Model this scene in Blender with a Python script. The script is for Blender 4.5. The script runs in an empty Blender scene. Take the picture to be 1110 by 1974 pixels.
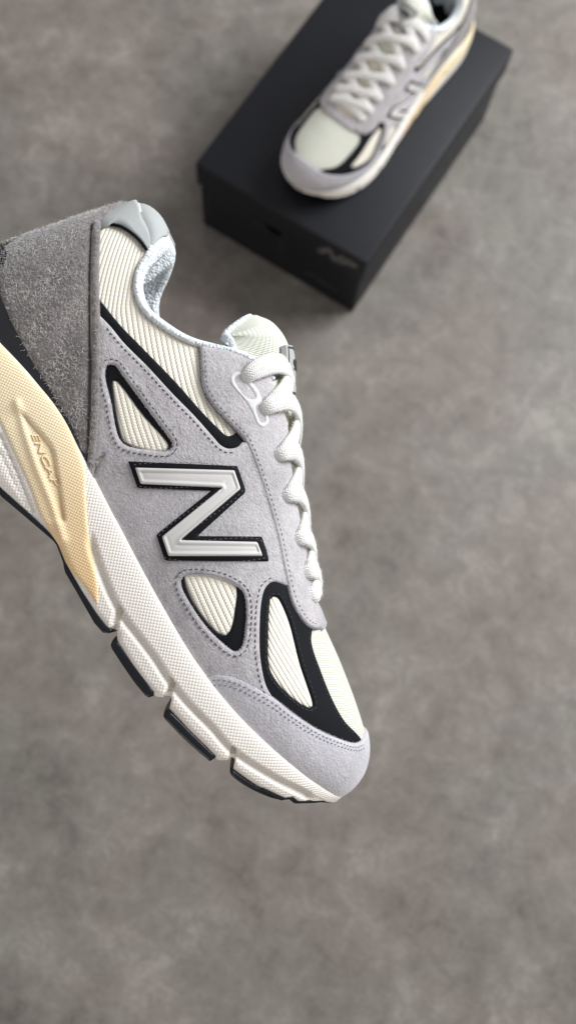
import bpy, math, random
import numpy as np
from mathutils import Matrix, Vector
from mathutils.geometry import delaunay_2d_cdt

random.seed(4); RNG = np.random.RandomState(7)
SC = bpy.context.scene

# ------------------------------------------------------------------ camera, light, exposure
FPX = 1870.0                                   # focal length in photograph pixels (photo 1110 x 1974)
CAM_FWD = np.array([-0.097, 0.242, -0.966]); CAM_FWD /= np.linalg.norm(CAM_FWD)
CAM_UP = np.array([-0.527, 0.810, 0.255]); CAM_UP -= CAM_FWD * CAM_UP.dot(CAM_FWD); CAM_UP /= np.linalg.norm(CAM_UP)
CAM_RIGHT = np.cross(CAM_FWD, CAM_UP)
CAM_POS = np.array([0.406, -0.533, 1.099])
cam = bpy.data.cameras.new('camera'); camo = bpy.data.objects.new('camera', cam)
SC.collection.objects.link(camo); SC.camera = camo
M = np.eye(4); M[:3, 0] = CAM_RIGHT; M[:3, 1] = CAM_UP; M[:3, 2] = -CAM_FWD; M[:3, 3] = CAM_POS
camo.matrix_world = Matrix(M.tolist())
cam.sensor_fit = 'VERTICAL'; cam.sensor_height = 36.0; cam.lens = 36.0 * FPX / 1974.0
cam.clip_start = 0.02; cam.clip_end = 60
cam.dof.use_dof = True; cam.dof.focus_distance = 0.425; cam.dof.aperture_fstop = 7.6

world = bpy.data.worlds.new("World"); SC.world = world; world.use_nodes = True
bg = world.node_tree.nodes['Background']; bg.inputs[0].default_value = (0.96, 0.95, 1.0, 1); bg.inputs[1].default_value = 0.43

def area(name, pos, target, size, power, col):
    l = bpy.data.lights.new(name, 'AREA'); l.shape = 'RECTANGLE'; l.size = size[0]; l.size_y = size[1]
    l.energy = power; l.color = col
    o = bpy.data.objects.new(name, l); SC.collection.objects.link(o); o.location = pos
    d = Vector(target) - Vector(pos); o.rotation_euler = d.to_track_quat('-Z', 'Y').to_euler()
    return o
P_ = lambda r, u, f: tuple(CAM_POS + CAM_RIGHT * r + CAM_UP * u + CAM_FWD * f)
area('window_light', P_(2.1, 1.5, -0.3), P_(0, 0, 0.6), (1.7, 1.5), 136, (0.94, 0.965, 1.0))
area('room_light', P_(-1.2, -2.2, 0.0), P_(0, 0, 0.8), (1.6, 1.6), 20, (1.0, 0.86, 0.72))
SC.view_settings.view_transform = 'Standard'; SC.view_settings.look = 'None'
SC.view_settings.exposure = 0.0; SC.view_settings.gamma = 1.0
SC.render.engine = 'CYCLES'
SC.cycles.max_bounces = 6; SC.cycles.use_denoising = True

# ------------------------------------------------------------------ node helpers / materials
class NT:
    def __init__(s, name):
        s.m = bpy.data.materials.new(name); s.m.use_nodes = True; s.t = s.m.node_tree; s.N = s.t.nodes
        s.b = s.N['Principled BSDF']
    def node(s, typ, **kw):
        n = s.N.new(typ)
        for k, v in kw.items(): setattr(n, k, v)
        return n
    def link(s, a, b): s.t.links.new(a, b)
    def setin(s, n, k, v):
        if isinstance(v, (int, float)): n.inputs[k].default_value = v
        elif isinstance(v, tuple): n.inputs[k].default_value = v
        else: s.link(v, n.inputs[k])
    def math(s, op, a, b=0.0, c=0.0):
        n = s.node('ShaderNodeMath', operation=op)
        s.setin(n, 0, a); s.setin(n, 1, b); s.setin(n, 2, c); return n.outputs[0]
    def uv(s, name='mm'):
        n = s.node('ShaderNodeUVMap', uv_map=name); x = s.node('ShaderNodeSeparateXYZ'); s.link(n.outputs[0], x.inputs[0])
        return n.outputs[0], x.outputs[0], x.outputs[1]
    def obj(s): return s.node('ShaderNodeTexCoord').outputs['Object']
    def noise(s, vec, scale, detail=4, rough=0.55, dist=0.0):
        n = s.node('ShaderNodeTexNoise'); s.setin(n, 'Vector', vec); s.setin(n, 'Scale', scale); s.setin(n, 'Detail', detail)
        s.setin(n, 'Roughness', rough); s.setin(n, 'Distortion', dist); return n.outputs['Fac']
    def voronoi(s, vec, scale):
        n = s.node('ShaderNodeTexVoronoi'); s.setin(n, 'Vector', vec); s.setin(n, 'Scale', scale); return n.outputs['Distance']
    def ramp(s, fac, stops):
        n = s.node('ShaderNodeValToRGB'); s.setin(n, 0, fac); e = n.color_ramp.elements
        while len(e) < len(stops): e.new(0.5)
        for i, (p, c) in enumerate(stops): e[i].position = p; e[i].color = (*c, 1)
        return n.outputs[0]
    def bump(s, h, strength=0.5, dist=0.001):
        n = s.node('ShaderNodeBump'); s.setin(n, 'Height', h); s.setin(n, 'Strength', strength); s.setin(n, 'Distance', dist)
        s.link(n.outputs[0], s.b.inputs['Normal'])
    def base(s, c): s.setin(s.b, 'Base Color', c if not (isinstance(c, tuple) and len(c) == 3) else (*c, 1))
    def rough(s, r): s.setin(s.b, 'Roughness', r)

def mul(c, k): return tuple(min(1, x * k) for x in c)

def suede(name, c, amp=0.12, bump=0.0006, fine=1500, sheen=0.35):
    t = NT(name); o = t.obj()
    n1 = t.noise(o, fine, 3); n2 = t.noise(o, 55, 4, 0.6); n3 = t.noise(o, fine * 0.33, 3, .6, 1.2)
    f = t.math('ADD', t.math('MULTIPLY', n1, 0.35), t.math('MULTIPLY', n2, 0.4)); f = t.math('ADD', f, t.math('MULTIPLY', n3, 0.25))
    t.base(t.ramp(f, [(0.34, mul(c, 1 - amp * 1.6)), (0.5, c), (0.66, mul(c, 1 + amp * 1.3))]))
    t.rough(0.92); t.setin(t.b, 'Sheen Weight', sheen); t.setin(t.b, 'Sheen Roughness', 0.5); t.setin(t.b, 'Specular IOR Level', 0.2)
    n5 = t.noise(o, 130, 4, 0.6, 1.5); t.bump(t.math('ADD', t.math('ADD', n1, t.math('MULTIPLY', n3, 0.8)), t.math('MULTIPLY', n5, 1.3)), 0.55, bump)
    return t.m

def ribbed(name, c, period=2.35, groove=0.72):
    t = NT(name); v, a, b = t.uv()
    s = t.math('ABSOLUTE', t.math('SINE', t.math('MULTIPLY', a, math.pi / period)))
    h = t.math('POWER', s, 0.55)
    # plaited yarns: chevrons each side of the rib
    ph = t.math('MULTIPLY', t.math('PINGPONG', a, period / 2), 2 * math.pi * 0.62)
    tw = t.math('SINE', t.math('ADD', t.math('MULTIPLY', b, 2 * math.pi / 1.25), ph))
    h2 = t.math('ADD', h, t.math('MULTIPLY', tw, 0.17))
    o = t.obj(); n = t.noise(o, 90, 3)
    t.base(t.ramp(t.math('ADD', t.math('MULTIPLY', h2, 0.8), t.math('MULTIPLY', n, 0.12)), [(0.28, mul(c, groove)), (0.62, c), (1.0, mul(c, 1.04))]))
    t.rough(0.85); t.setin(t.b, 'Sheen Weight', 0.15); t.setin(t.b, 'Specular IOR Level', 0.25)
    t.bump(h2, 0.7, 0.0007)
    return t.m

def weave(name, c, pa=1.1, pb=1.1, strength=0.6, dist=0.0004, groove=0.86, rough=0.85, sheen=0.1, sss=0.0):
    t = NT(name); v, a, b = t.uv()
    sa = t.math('ABSOLUTE', t.math('SINE', t.math('MULTIPLY', a, math.pi / pa)))
    sb = t.math('ABSOLUTE', t.math('SINE', t.math('MULTIPLY', b, math.pi / pb)))
    h = t.math('POWER', t.math('MULTIPLY', sa, sb), 0.5)
    n = t.noise(t.obj(), 60, 4)
    t.base(t.ramp(t.math('ADD', t.math('MULTIPLY', h, 0.8), t.math('MULTIPLY', n, 0.2)), [(0.15, mul(c, groove)), (0.6, c), (1.0, mul(c, 1.03))]))
    t.rough(rough); t.setin(t.b, 'Sheen Weight', sheen); t.setin(t.b, 'Specular IOR Level', 0.3)
    if sss: t.setin(t.b, 'Subsurface Weight', sss); t.setin(t.b, 'Subsurface Scale', 0.003); t.setin(t.b, 'Subsurface Radius', (1.0, 0.9, 0.8))
    t.bump(h, strength, dist)
    return t.m

def smooth_mat(name, c, rough, bump=0.0, scale=900, spec=0.5, coat=0.0, amp=0.05):
    t = NT(name); o = t.obj(); n = t.noise(o, scale, 3); n2 = t.noise(o, 40, 4)
    t.base(t.ramp(n2, [(0.3, mul(c, 1 - amp)), (0.7, mul(c, 1 + amp))]))
    t.rough(t.math('ADD', t.math('MULTIPLY', n2, 0.16), rough - 0.08)); t.setin(t.b, 'Specular IOR Level', spec); t.setin(t.b, 'Coat Weight', coat)
    if bump: t.bump(n, 0.5, bump)
    return t.m

def terry(name, c):
    t = NT(name); o = t.obj(); v = t.voronoi(o, 620); n = t.noise(o, 1200, 3)
    h = t.math('ADD', t.math('MULTIPLY', v, -1.0), t.math('MULTIPLY', n, 0.5))
    t.base(t.ramp(v, [(0.1, mul(c, 1.03)), (0.8, mul(c, 0.84))])); t.rough(0.95); t.setin(t.b, 'Sheen Weight', 0.25)
    t.setin(t.b, 'Specular IOR Level', 0.2); t.bump(h, 0.8, 0.0009)
    return t.m

def lace_mat(name, c):
    t = NT(name); v, a, b = t.uv()
    ch = t.math('ADD', b, t.math('MULTIPLY', t.math('PINGPONG', a, 1.1), 0.9))
    h = t.math('ABSOLUTE', t.math('SINE', t.math('MULTIPLY', ch, math.pi / 1.05)))
    h = t.math('MULTIPLY', h, t.math('POWER', t.math('ABSOLUTE', t.math('SINE', t.math('MULTIPLY', a, math.pi / 1.1))), 0.5))
    n = t.noise(t.obj(), 1700, 3)
    t.base(t.ramp(t.math('ADD', t.math('MULTIPLY', h, .7), t.math('MULTIPLY', n, .4)), [(0.1, mul(c, 0.86)), (0.6, c)])); t.rough(0.95)
    t.setin(t.b, 'Sheen Weight', 0.3); t.setin(t.b, 'Specular IOR Level', 0.2)
    t.bump(t.math('ADD', h, t.math('MULTIPLY', n, .6)), 0.8, 0.0005)
    return t.m

MT = {}
MT['grey_suede'] = suede('grey_suede', (0.435, 0.412, 0.415), 0.22, 0.0008, 1150)
MT['toe_suede'] = suede('toe_suede', (0.50, 0.482, 0.50), 0.13, 0.0008, 1100)
MT['raw_edge_and_shade'] = suede('raw_suede_edge_and_shade', (0.13, 0.125, 0.13), 0.3)
MT['hairy_suede'] = suede('hairy_suede', (0.185, 0.168, 0.158), 0.35, 0.0012, 900)
MT['fibre'] = smooth_mat('suede_fibre', (0.60, 0.575, 0.55), 0.85, amp=0.12, spec=0.3)
MT['suede_fibre_light'] = smooth_mat('suede_fibre_light', (0.60, 0.585, 0.60), 0.9, amp=0.2, spec=0.2)
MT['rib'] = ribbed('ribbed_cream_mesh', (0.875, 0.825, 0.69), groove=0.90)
MT['vamp'] = weave('fine_cream_mesh', (0.67, 0.675, 0.57), 0.95, 0.95, 0.8, 0.0005, 0.84)
MT['waffle'] = weave('waffle_cream_mesh', (0.81, 0.82, 0.70), 1.25, 1.25, 0.8, 0.0006, 0.8)
MT['white_foam'] = weave('white_foam', (0.90, 0.85, 0.765), 1.3, 1.3, 0.6, 0.0005, 0.93, 0.6, 0, 0.08)
MT['white_smooth'] = smooth_mat('white_foam_smooth', (0.80, 0.75, 0.69), 0.55, 0.0002, 500)
def fade(m, axis_lo, axis_hi, c0, c1):
    '''cast colour drifting along the sole (x in metres)'''
    t = m.node_tree; b = t.nodes['Principled BSDF']; old = b.inputs['Base Color'].links[0].from_socket
    tc = t.nodes.new('ShaderNodeTexCoord'); sx = t.nodes.new('ShaderNodeSeparateXYZ'); t.links.new(tc.outputs['Object'], sx.inputs[0])
    mr = t.nodes.new('ShaderNodeMapRange'); t.links.new(sx.outputs[0], mr.inputs[0]); mr.inputs[1].default_value = axis_lo; mr.inputs[2].default_value = axis_hi
    r = t.nodes.new('ShaderNodeValToRGB'); t.links.new(mr.outputs[0], r.inputs[0]); r.color_ramp.elements[0].color = (*c0, 1); r.color_ramp.elements[1].color = (*c1, 1)
    mx = t.nodes.new('ShaderNodeMix'); mx.data_type = 'RGBA'; mx.blend_type = 'MULTIPLY'; mx.inputs[0].default_value = 1
    t.links.new(old, mx.inputs[6]); t.links.new(r.outputs[0], mx.inputs[7]); t.links.new(mx.outputs[2], b.inputs['Base Color'])
MT['cream_foam'] = weave('cream_foam', (0.92, 0.77, 0.51), 1.15, 1.15, 0.6, 0.0004, 0.90, 0.5, 0, 0.1)
fade(MT['cream_foam'], 0.095, 0.165, (1, 1, 1), (0.96, 0.80, 0.62))
MT['black_leather'] = smooth_mat('black_synthetic', (0.007, 0.0075, 0.009), 0.7, 0.0003, 1400, 0.12)
MT['black_plastic'] = smooth_mat('black_plastic', (0.006, 0.007, 0.010), 0.17, 0, 900, 0.5, 0.5)
MT['black_rubber'] = smooth_mat('black_rubber', (0.006, 0.007, 0.010), 0.32, 0.0002, 700, 0.4)
MT['logo'] = smooth_mat('pale_grey_logo_plastic', (0.62, 0.60, 0.565), 0.42, 0.0001, 1500)
MT['tab'] = smooth_mat('silver_grey_heel_tab', (0.39, 0.405, 0.395), 0.7, 0.0003, 1100, 0.3)
MT['lining'] = terry('pale_terry_lining', (0.74, 0.785, 0.80))
MT['lace'] = lace_mat('off_white_lace', (0.87, 0.85, 0.80))
MT['lace_fuzz'] = smooth_mat('lace_fuzz', (0.86, 0.86, 0.82), 0.9)
MT['eyelet'] = smooth_mat('off_white_eyelet_plastic', (0.56, 0.55, 0.53), 0.45)
MT['thread'] = smooth_mat('dark_thread', (0.045, 0.045, 0.06), 0.8)
MT['grey_thread'] = smooth_mat('grey_thread', (0.16, 0.155, 0.19), 0.8)
MT['insole'] = smooth_mat('dark_insole', (0.02, 0.02, 0.022), 0.9)
MT['label'] = smooth_mat('grey_label', (0.36, 0.36, 0.34), 0.6)
MT['label_ink'] = smooth_mat('label_ink', (0.03, 0.03, 0.03), 0.7)

# ------------------------------------------------------------------ mesh helpers
def mk_mesh(name, v, f, m, uv=None, smooth=True):
    me = bpy.data.meshes.new(name)
    v = np.asarray(v, float)
    me.from_pydata(v.tolist(), [], [list(map(int, x)) for x in f])
    if uv is not None:
        lay = me.uv_layers.new(name='mm'); idx = np.zeros(len(me.loops), int); me.loops.foreach_get('vertex_index', idx)
        lay.data.foreach_set('uv', np.asarray(uv, float)[idx].ravel())
    if smooth: me.polygons.foreach_set('use_smooth', [True] * len(me.polygons))
    me.materials.append(m); me.update()
    return me
def link(name, me, parent=None, kind=None):
    o = bpy.data.objects.new(name, me); SC.collection.objects.link(o)
    if parent is not None: o.parent = parent
    if kind: o['kind'] = kind
    return o
def grid_faces(nr, nc, closed_c=False, closed_r=False):
    i = np.arange(nr - (0 if closed_r else 1))[:, None]; j = np.arange(nc - (0 if closed_c else 1))[None, :]
    i2 = (i + 1) % nr; j2 = (j + 1) % nc
    return np.stack([i * nc + j, i * nc + j2, i2 * nc + j2, i2 * nc + j], -1).reshape(-1, 4)
def nrm(a): return a / np.maximum(np.linalg.norm(a, axis=-1, keepdims=True), 1e-12)

# ------------------------------------------------------------------ shoe frame: x heel->toe, z up, lateral side -y.  mm
E_ = np.array([0.635, 0.7725]); N_ = np.array([0.7725, -0.635]); nn = np.linalg.norm(E_); E_ /= nn; N_ /= nn
DC = 458.0                                     # distance camera -> shoe's middle plane, mm
X0, Z0 = 190.0, 92.3
def px2xz(p, d):
    p = np.asarray(p, float); r = p - np.array([555.0, 987.0]); s = (DC - np.asarray(d)) / FPX
    return np.stack([r @ E_ * s + X0, r @ N_ * s + Z0], -1)
def xz2px(x, z, d):
    s = FPX / (DC - d); e = (x - X0) * s; n = (z - Z0) * s
    return np.stack([555 + e * E_[0] + n * N_[0], 987 + e * E_[1] + n * N_[1]], -1)

def hermite(t, T, Y):
    T = np.asarray(T, float); Y = np.asarray(Y, float)
    m = np.zeros_like(Y); m[1:-1] = (Y[2:] - Y[:-2]) / (T[2:] - T[:-2]); m[0] = (Y[1] - Y[0]) / (T[1] - T[0]); m[-1] = (Y[-1] - Y[-2]) / (T[-1] - T[-2])
    t = np.clip(t, T[0], T[-1]); k = np.clip(np.searchsorted(T, t, side='right') - 1, 0, len(T) - 2)
    h = T[k + 1] - T[k]; s = (t - T[k]) / h
    return (2*s**3-3*s**2+1)*Y[k] + (s**3-2*s**2+s)*h*m[k] + (-2*s**3+3*s**2)*Y[k+1] + (s**3-s**2)*h*m[k+1]

#         x    zB   WL    WM    Ax   Az    p
ST = np.array([
 [  3.5,  48,  0.0,  0.0,  33, 131, 2.7],
 [  7.5,  47, 15.5, 15.5,  38, 138, 2.7],
 [ 19.0,  46, 27.0, 26.5,  49, 141, 2.8],
 [ 40.0,  45, 33.0, 32.5,  65, 141, 2.8],
 [ 70.0,  44, 35.0, 34.0,  85, 139, 2.7],
 [100.0,  41, 35.5, 33.0, 106, 137, 2.6],
 [130.0,  35, 37.0, 32.5, 129, 133, 2.4],
 [160.0,  29, 40.0, 34.0, 152, 123.5, 1.9],
 [190.0,  24, 44.5, 39.0, 179, 104, 1.7],
 [215.0,  21, 48.0, 43.5, 206, 88, 1.8],
 [240.0,  20.5, 48.5, 46.0, 233, 74.0, 2.1],
 [262.0,  22, 44.5, 45.0, 260, 66, 2.3],
 [281.0,  24, 36.0, 39.0, 282, 58.5, 2.5],
 [295.0,  25.5, 25.0, 28.5, 297, 51.5, 2.5],
 [303.5,  26.5, 13.5, 15.5, 305, 43, 2.3],
 [307.5,  28,  0.0,  0.0, 308.3, 33, 2.2]])
_seg = np.sqrt(np.diff(ST[:, 0])**2 + np.diff(ST[:, 2])**2); TU = np.concatenate([[0], np.cumsum(_seg)]); ULEN = TU[-1]
TE = np.concatenate([-TU[2:0:-1], TU, 2*ULEN - TU[-2:-4:-1]])
def ext(col, odd): 
    y = ST[:, col]; s = -1 if odd else 1
    return np.concatenate([s*y[2:0:-1], y, s*y[-2:-4:-1]])
COL = {k: ext(c, k in ('WL', 'WM')) for k, c in zip(('x', 'zB', 'WL', 'WM', 'Ax', 'Az', 'p'), range(7))}
def col(k, a): return hermite(a, TE, COL[k])
QS = 100.0                                     # q (0..2) is stored as b = q*100, a = arc length in mm
def REXP(a): return np.interp(col('x', a), [110, 145, 225, 262], [2.0, 3.0, 3.0, 2.0])
def body(a, b):
    a = np.asarray(a, float); q = np.asarray(b, float) / QS
    lat = q <= 1; qq = np.clip(np.where(lat, q, 2 - q), -0.2, 1); h = np.sin(np.pi / 2 * qq)
    x = col('x', a); z = col('zB', a); X = x + (col('Ax', a) - x) * h; Z = z + (col('Az', a) - z) * h
    W = np.where(lat, col('WL', a), col('WM', a)); g = np.clip(1 - np.clip(h, 0, 1)**col('p', a), 0, 1)**(1 / REXP(a))
    # the upper tucks in a little at the feather line
    tuck = 1 - 0.05 * np.clip(1 - qq / 0.22, 0, 1.5)**2
    d = W * g * tuck
    return np.stack([X, -np.where(lat, d, -d), Z], -1)
def normals(fn, a, b, e=0.25):
    a1 = np.minimum(a + e, ULEN - 0.01); a0 = np.maximum(a - e, 0.01)
    du = fn(a1, b) - fn(a0, b); dv = fn(a, b + e) - fn(a, b - e)
    n = nrm(np.cross(du, dv)); return n
# orientation test: on the lateral side normals must point to -y
_n = normals(body, np.array([150.0]), np.array([30.0])); NSGN = -1.0 if _n[0, 1] > 0 else 1.0
def body_on(ab, off=0.0):
    ab = np.asarray(ab, float); p = body(ab[:, 0], ab[:, 1]); n = NSGN * normals(body, ab[:, 0], ab[:, 1])
    return p + n * np.asarray(off).reshape(-1, 1) if np.ndim(off) else p + n * off
# inverse: photograph pixel -> (a,b) on the lateral side of the body
_ga, _gb = np.meshgrid(np.linspace(0, ULEN, 300), np.linspace(0, 100, 90), indexing='ij')
_gp = body(_ga, _gb); _gpx = xz2px(_gp[..., 0], _gp[..., 2], -_gp[..., 1])
def _newton(p, fn, x, lo, hi, h, it=7):
    x0 = x.copy()
    for _ in range(it):
        f = fn(x); e0 = np.array([h, 0.0]); e1 = np.array([0.0, -h]); g0 = (fn(x + e0) - f) / h; g1 = (fn(x + e1) - f) / -h
        a, b, c = (g0**2).sum(1) + 1e-2, (g0 * g1).sum(1), (g1**2).sum(1) + 1e-2; r = p - f; r0, r1 = (g0 * r).sum(1), (g1 * r).sum(1); D = a * c - b * b
        st = np.stack([(c * r0 - b * r1) / D, (a * r1 - b * r0) / D], 1); x = np.clip(x + np.clip(st, -3, 3), lo, hi)
    bad = np.linalg.norm(fn(x) - p, axis=1) > np.linalg.norm(fn(x0) - p, axis=1); x[bad] = x0[bad]
    return x
def _start(p, tab, ga, gb):
    k = np.array([np.argmin(((tab - q)**2).sum(1)) for q in p]); return np.stack([ga[k], gb[k]], 1)
_gpx = _gpx.reshape(-1, 2); _ga = _ga.ravel(); _gb = _gb.ravel()
def inv(p, off=0.8):
    p = np.asarray(p, float).reshape(-1, 2)
    def F(y): P = body_on(y, off); return xz2px(P[:, 0], P[:, 2], -P[:, 1])
    return _newton(p, F, _start(p, _gpx, _ga, _gb), [0.0, 0.0], [ULEN - .3, 100.0], 0.2)

def smooth_line(p, closed=False, step=2.5):
    """Catmull-Rom through p; a doubled point is a corner."""
    p = [np.array(x, float) for x in p]; pts = []; corner = []
    for x in p:
        if pts and np.allclose(pts[-1], x): corner[-1] = True
        else: pts.append(x); corner.append(False)
    if closed and np.allclose(pts[0], pts[-1]): pts.pop(); c = corner.pop(); corner[0] = True
    n = len(pts); out = []
    for i in range(n if closed else n - 1):
        p1, p2 = pts[i], pts[(i + 1) % n]
        p0 = pts[i - 1] if (i > 0 or closed) else p1; p3 = pts[(i + 2) % n] if (i + 2 < n or closed) else p2
        if corner[i]: p0 = p1
        if corner[(i + 1) % n]: p3 = p2
        d01, d12, d23 = (max(np.linalg.norm(u - v), 1e-6) for u, v in ((p0, p1), (p1, p2), (p2, p3)))
        m1 = (p2 - p0) / (d01 + d12) * d12 if not corner[i] else (p2 - p1)
        m2 = (p3 - p1) / (d12 + d23) * d12 if not corner[(i + 1) % n] else (p2 - p1)
        k = max(1, int(d12 / step))
        for s in np.arange(k) / k:
            out.append((2*s**3-3*s**2+1)*p1 + (s**3-2*s**2+s)*m1 + (-2*s**3+3*s**2)*p2 + (s**3-s**2)*m2)
    if not closed: out.append(pts[-1])
    return np.array(out)
def trace(p, closed=True, off=0.8, step=7):
    """pixel outline -> (a,b) outline"""
    return inv(smooth_line(p, closed, step), off)
def mir(ab): r = np.array(ab, float); r[:, 1] = 200 - r[:, 1]; return r[::-1]
def resample(p, step, closed=True):
    q = np.vstack([p, p[:1]]) if closed else p; L = np.concatenate([[0], np.cumsum(np.linalg.norm(np.diff(q, axis=0), axis=1))])
    n = max(3, int(round(L[-1] / step))); t = np.linspace(0, L[-1], n, endpoint=not closed)
    return np.stack([np.interp(t, L, q[:, 0]), np.interp(t, L, q[:, 1])], 1)
def inside(P, poly):
    x, y = P[:, 0:1], P[:, 1:2]; a = poly; b = np.roll(poly, -1, 0); r = np.zeros(len(P), bool)
    for s in range(0, len(P), 4000):
        X, Y = x[s:s+4000], y[s:s+4000]; dy = (b[:, 1] - a[:, 1]); dy = np.where(np.abs(dy) < 1e-12, 1e-12, dy)
        c = ((a[:, 1] > Y) != (b[:, 1] > Y)) & (X < (b[:, 0] - a[:, 0]) * (Y - a[:, 1]) / dy + a[:, 0]); r[s:s+4000] = c.sum(1) % 2 == 1
    return r
def dist_to(P, loops):
    r = np.full(len(P), 1e9)
    for poly in loops:
        a = poly; b = np.roll(poly, -1, 0); ab = b - a; L = np.maximum((ab**2).sum(1), 1e-12)
        for s in range(0, len(P), 3000):
            X = P[s:s+3000, None, :]; t = np.clip(((X - a) * ab).sum(-1) / L, 0, 1); dd = np.linalg.norm(X - a - t[..., None] * ab, axis=-1).min(1)
            r[s:s+3000] = np.minimum(r[s:s+3000], dd)
    return r

def triangulate(outer, holes, sp, rings):
    loops = [resample(l, sp) for l in [outer] + list(holes)]
    lo, hi = loops[0].min(0), loops[0].max(0)
    gx, gy = np.meshgrid(np.arange(lo[0], hi[0], sp), np.arange(lo[1], hi[1], sp * 0.87)); gx = gx + (np.arange(gx.shape[0]) % 2)[:, None] * sp / 2
    G = np.stack([gx.ravel(), gy.ravel()], 1)
    def ok(P): 
        m = inside(P, loops[0])
        for h in loops[1:]: m &= ~inside(P, h)
        return m
    G = G[ok(G)]; dg = dist_to(G, loops); G = G[dg > (rings[-1] if rings else 0) + sp * 0.5]
    extra = []
    for r in rings:
        for l in loops:
            t = nrm(np.roll(l, -1, 0) - np.roll(l, 1, 0)); n = np.stack([-t[:, 1], t[:, 0]], 1)
            for s in (1, -1): 
                c = l + n * s * r; c = c[ok(c)]
                if len(c): c = c[dist_to(c, loops) > r * 0.93]
                extra.append(c)
    pts = list(loops[0]); edges = []; base = 0
    allp = []
    for l in loops:
        k = len(l); edges += [(base + i, base + (i + 1) % k) for i in range(k)]; base += k; allp.append(l)
    allp += [c for c in extra if len(c)] + [G]; V = np.vstack(allp)
    vs, es, fs, *_ = delaunay_2d_cdt([Vector(v) for v in V.tolist()], edges, [], 0, 1e-4)
    v = np.array([(x[0], x[1]) for x in vs]); f = np.array([list(x) for x in fs]); c = v[f].mean(1); f = f[ok(c)]
    ee = {}
    for tri in f:
        for i in range(3):
            k = (tri[i], tri[(i + 1) % 3]); ee[k] = 1
    bd = [k for k in ee if (k[1], k[0]) not in ee]
    return v, f, bd, loops

def rib_uv(ab, P):
    x, z = P[:, 0], P[:, 2]; xs = np.linspace(-10, 330, 200)
    sl = -np.interp(xs, [40, 75, 120, 190, 230], [0.78, 0.45, 0.32, 0.22, 0.16]); g = np.concatenate([[0], np.cumsum((sl[1:] + sl[:-1]) / 2 * np.diff(xs))])
    phi = z - np.interp(x, xs, g); th = np.arctan(np.interp(x, xs, sl)); r = phi * np.cos(th)
    return np.stack([r, x + np.sin(th) * 0], 1)
def flat_uv(ab, P): return np.stack([P[:, 0] * 0.8 + P[:, 2] * 0.6, P[:, 2] * 0.8 - P[:, 0] * 0.6], 1)
def ab_uv(ab, P): return np.array(ab)

def patch(name, parent, outer, m, thick=1.2, base=0.0, holes=(), sp=1.6, edge=0.8, profile=None, uvf=flat_uv, on=body_on, relief=None, skirt=0.9, kind=None, rings=None):
    if rings is None: rings = [edge * 0.3, edge] if edge else []
    v, f, bd, loops = triangulate(outer, holes, sp, rings)
    d = dist_to(v, loops)
    h = thick * (1 - (1 - np.clip(d / edge, 0, 1))**2)**0.5 if edge else np.full(len(v), thick)
    if profile is not None: h = profile(d)
    h = base + h
    if relief is not None: h = h + relief(v)
    P = on(v, h); n = len(v); bv = sorted({i for e in bd for i in e}); mp = {b: n + k for k, b in enumerate(bv)}
    Pb = on(v[bv], np.full(len(bv), base - skirt))
    F = [tuple(t) for t in f] + [(e[1], e[0], mp[e[0]], mp[e[1]]) for e in bd]
    V = np.vstack([P, Pb]); uv = np.vstack([uvf(v, P), uvf(v[bv], Pb)])
    # face orientation: outward
    t = f[len(f)//2 if len(f) > 4 else 0]; nf = np.cross(P[f[:, 1]] - P[f[:, 0]], P[f[:, 2]] - P[f[:, 0]]); c = P[f].mean(1)
    vab = v[f].mean(1); out = on(vab, np.full(len(vab), 5.0)) - on(vab, np.zeros(len(vab)))
    if (nf * out).sum() < 0: F = [tuple(reversed(x)) for x in F]
    return link(name, mk_mesh(name, V, F, m, uv), parent, kind)

def tube(name, parent, P, r, m, seg=8, nrmal=None, kind=None, flat=1.0, uvscale=1.0, cap=True):
    P = np.asarray(P, float); T = nrm(np.gradient(P, axis=0)); r = np.broadcast_to(np.asarray(r, float), (len(P),))
    if nrmal is None: nrmal = np.tile([0, 0, 1.0], (len(P), 1))
    S = nrm(np.cross(T, nrmal)); U = np.cross(S, T); th = np.arange(seg) / seg * 2 * np.pi
    V = P[:, None] + (np.cos(th)[None, :, None] * S[:, None] + np.sin(th)[None, :, None] * flat * U[:, None]) * r[:, None, None]
    L = np.concatenate([[0], np.cumsum(np.linalg.norm(np.diff(P, axis=0), axis=1))])
    uv = np.stack([np.broadcast_to(np.cos(th) * r.mean(), (len(P), seg)), np.broadcast_to(L[:, None], (len(P), seg))], -1).reshape(-1, 2)
    F = [tuple(x[::-1]) for x in grid_faces(len(P), seg, closed_c=True)]
    if cap: F += [tuple(range(seg)), tuple(range((len(P) - 1) * seg, len(P) * seg))[::-1]]
    return link(name, mk_mesh(name, V.reshape(-1, 3), F, m, uv), parent, kind)

def on_n(ab): ab = np.asarray(ab); return NSGN * normals(body, ab[:, 0], ab[:, 1])

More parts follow.
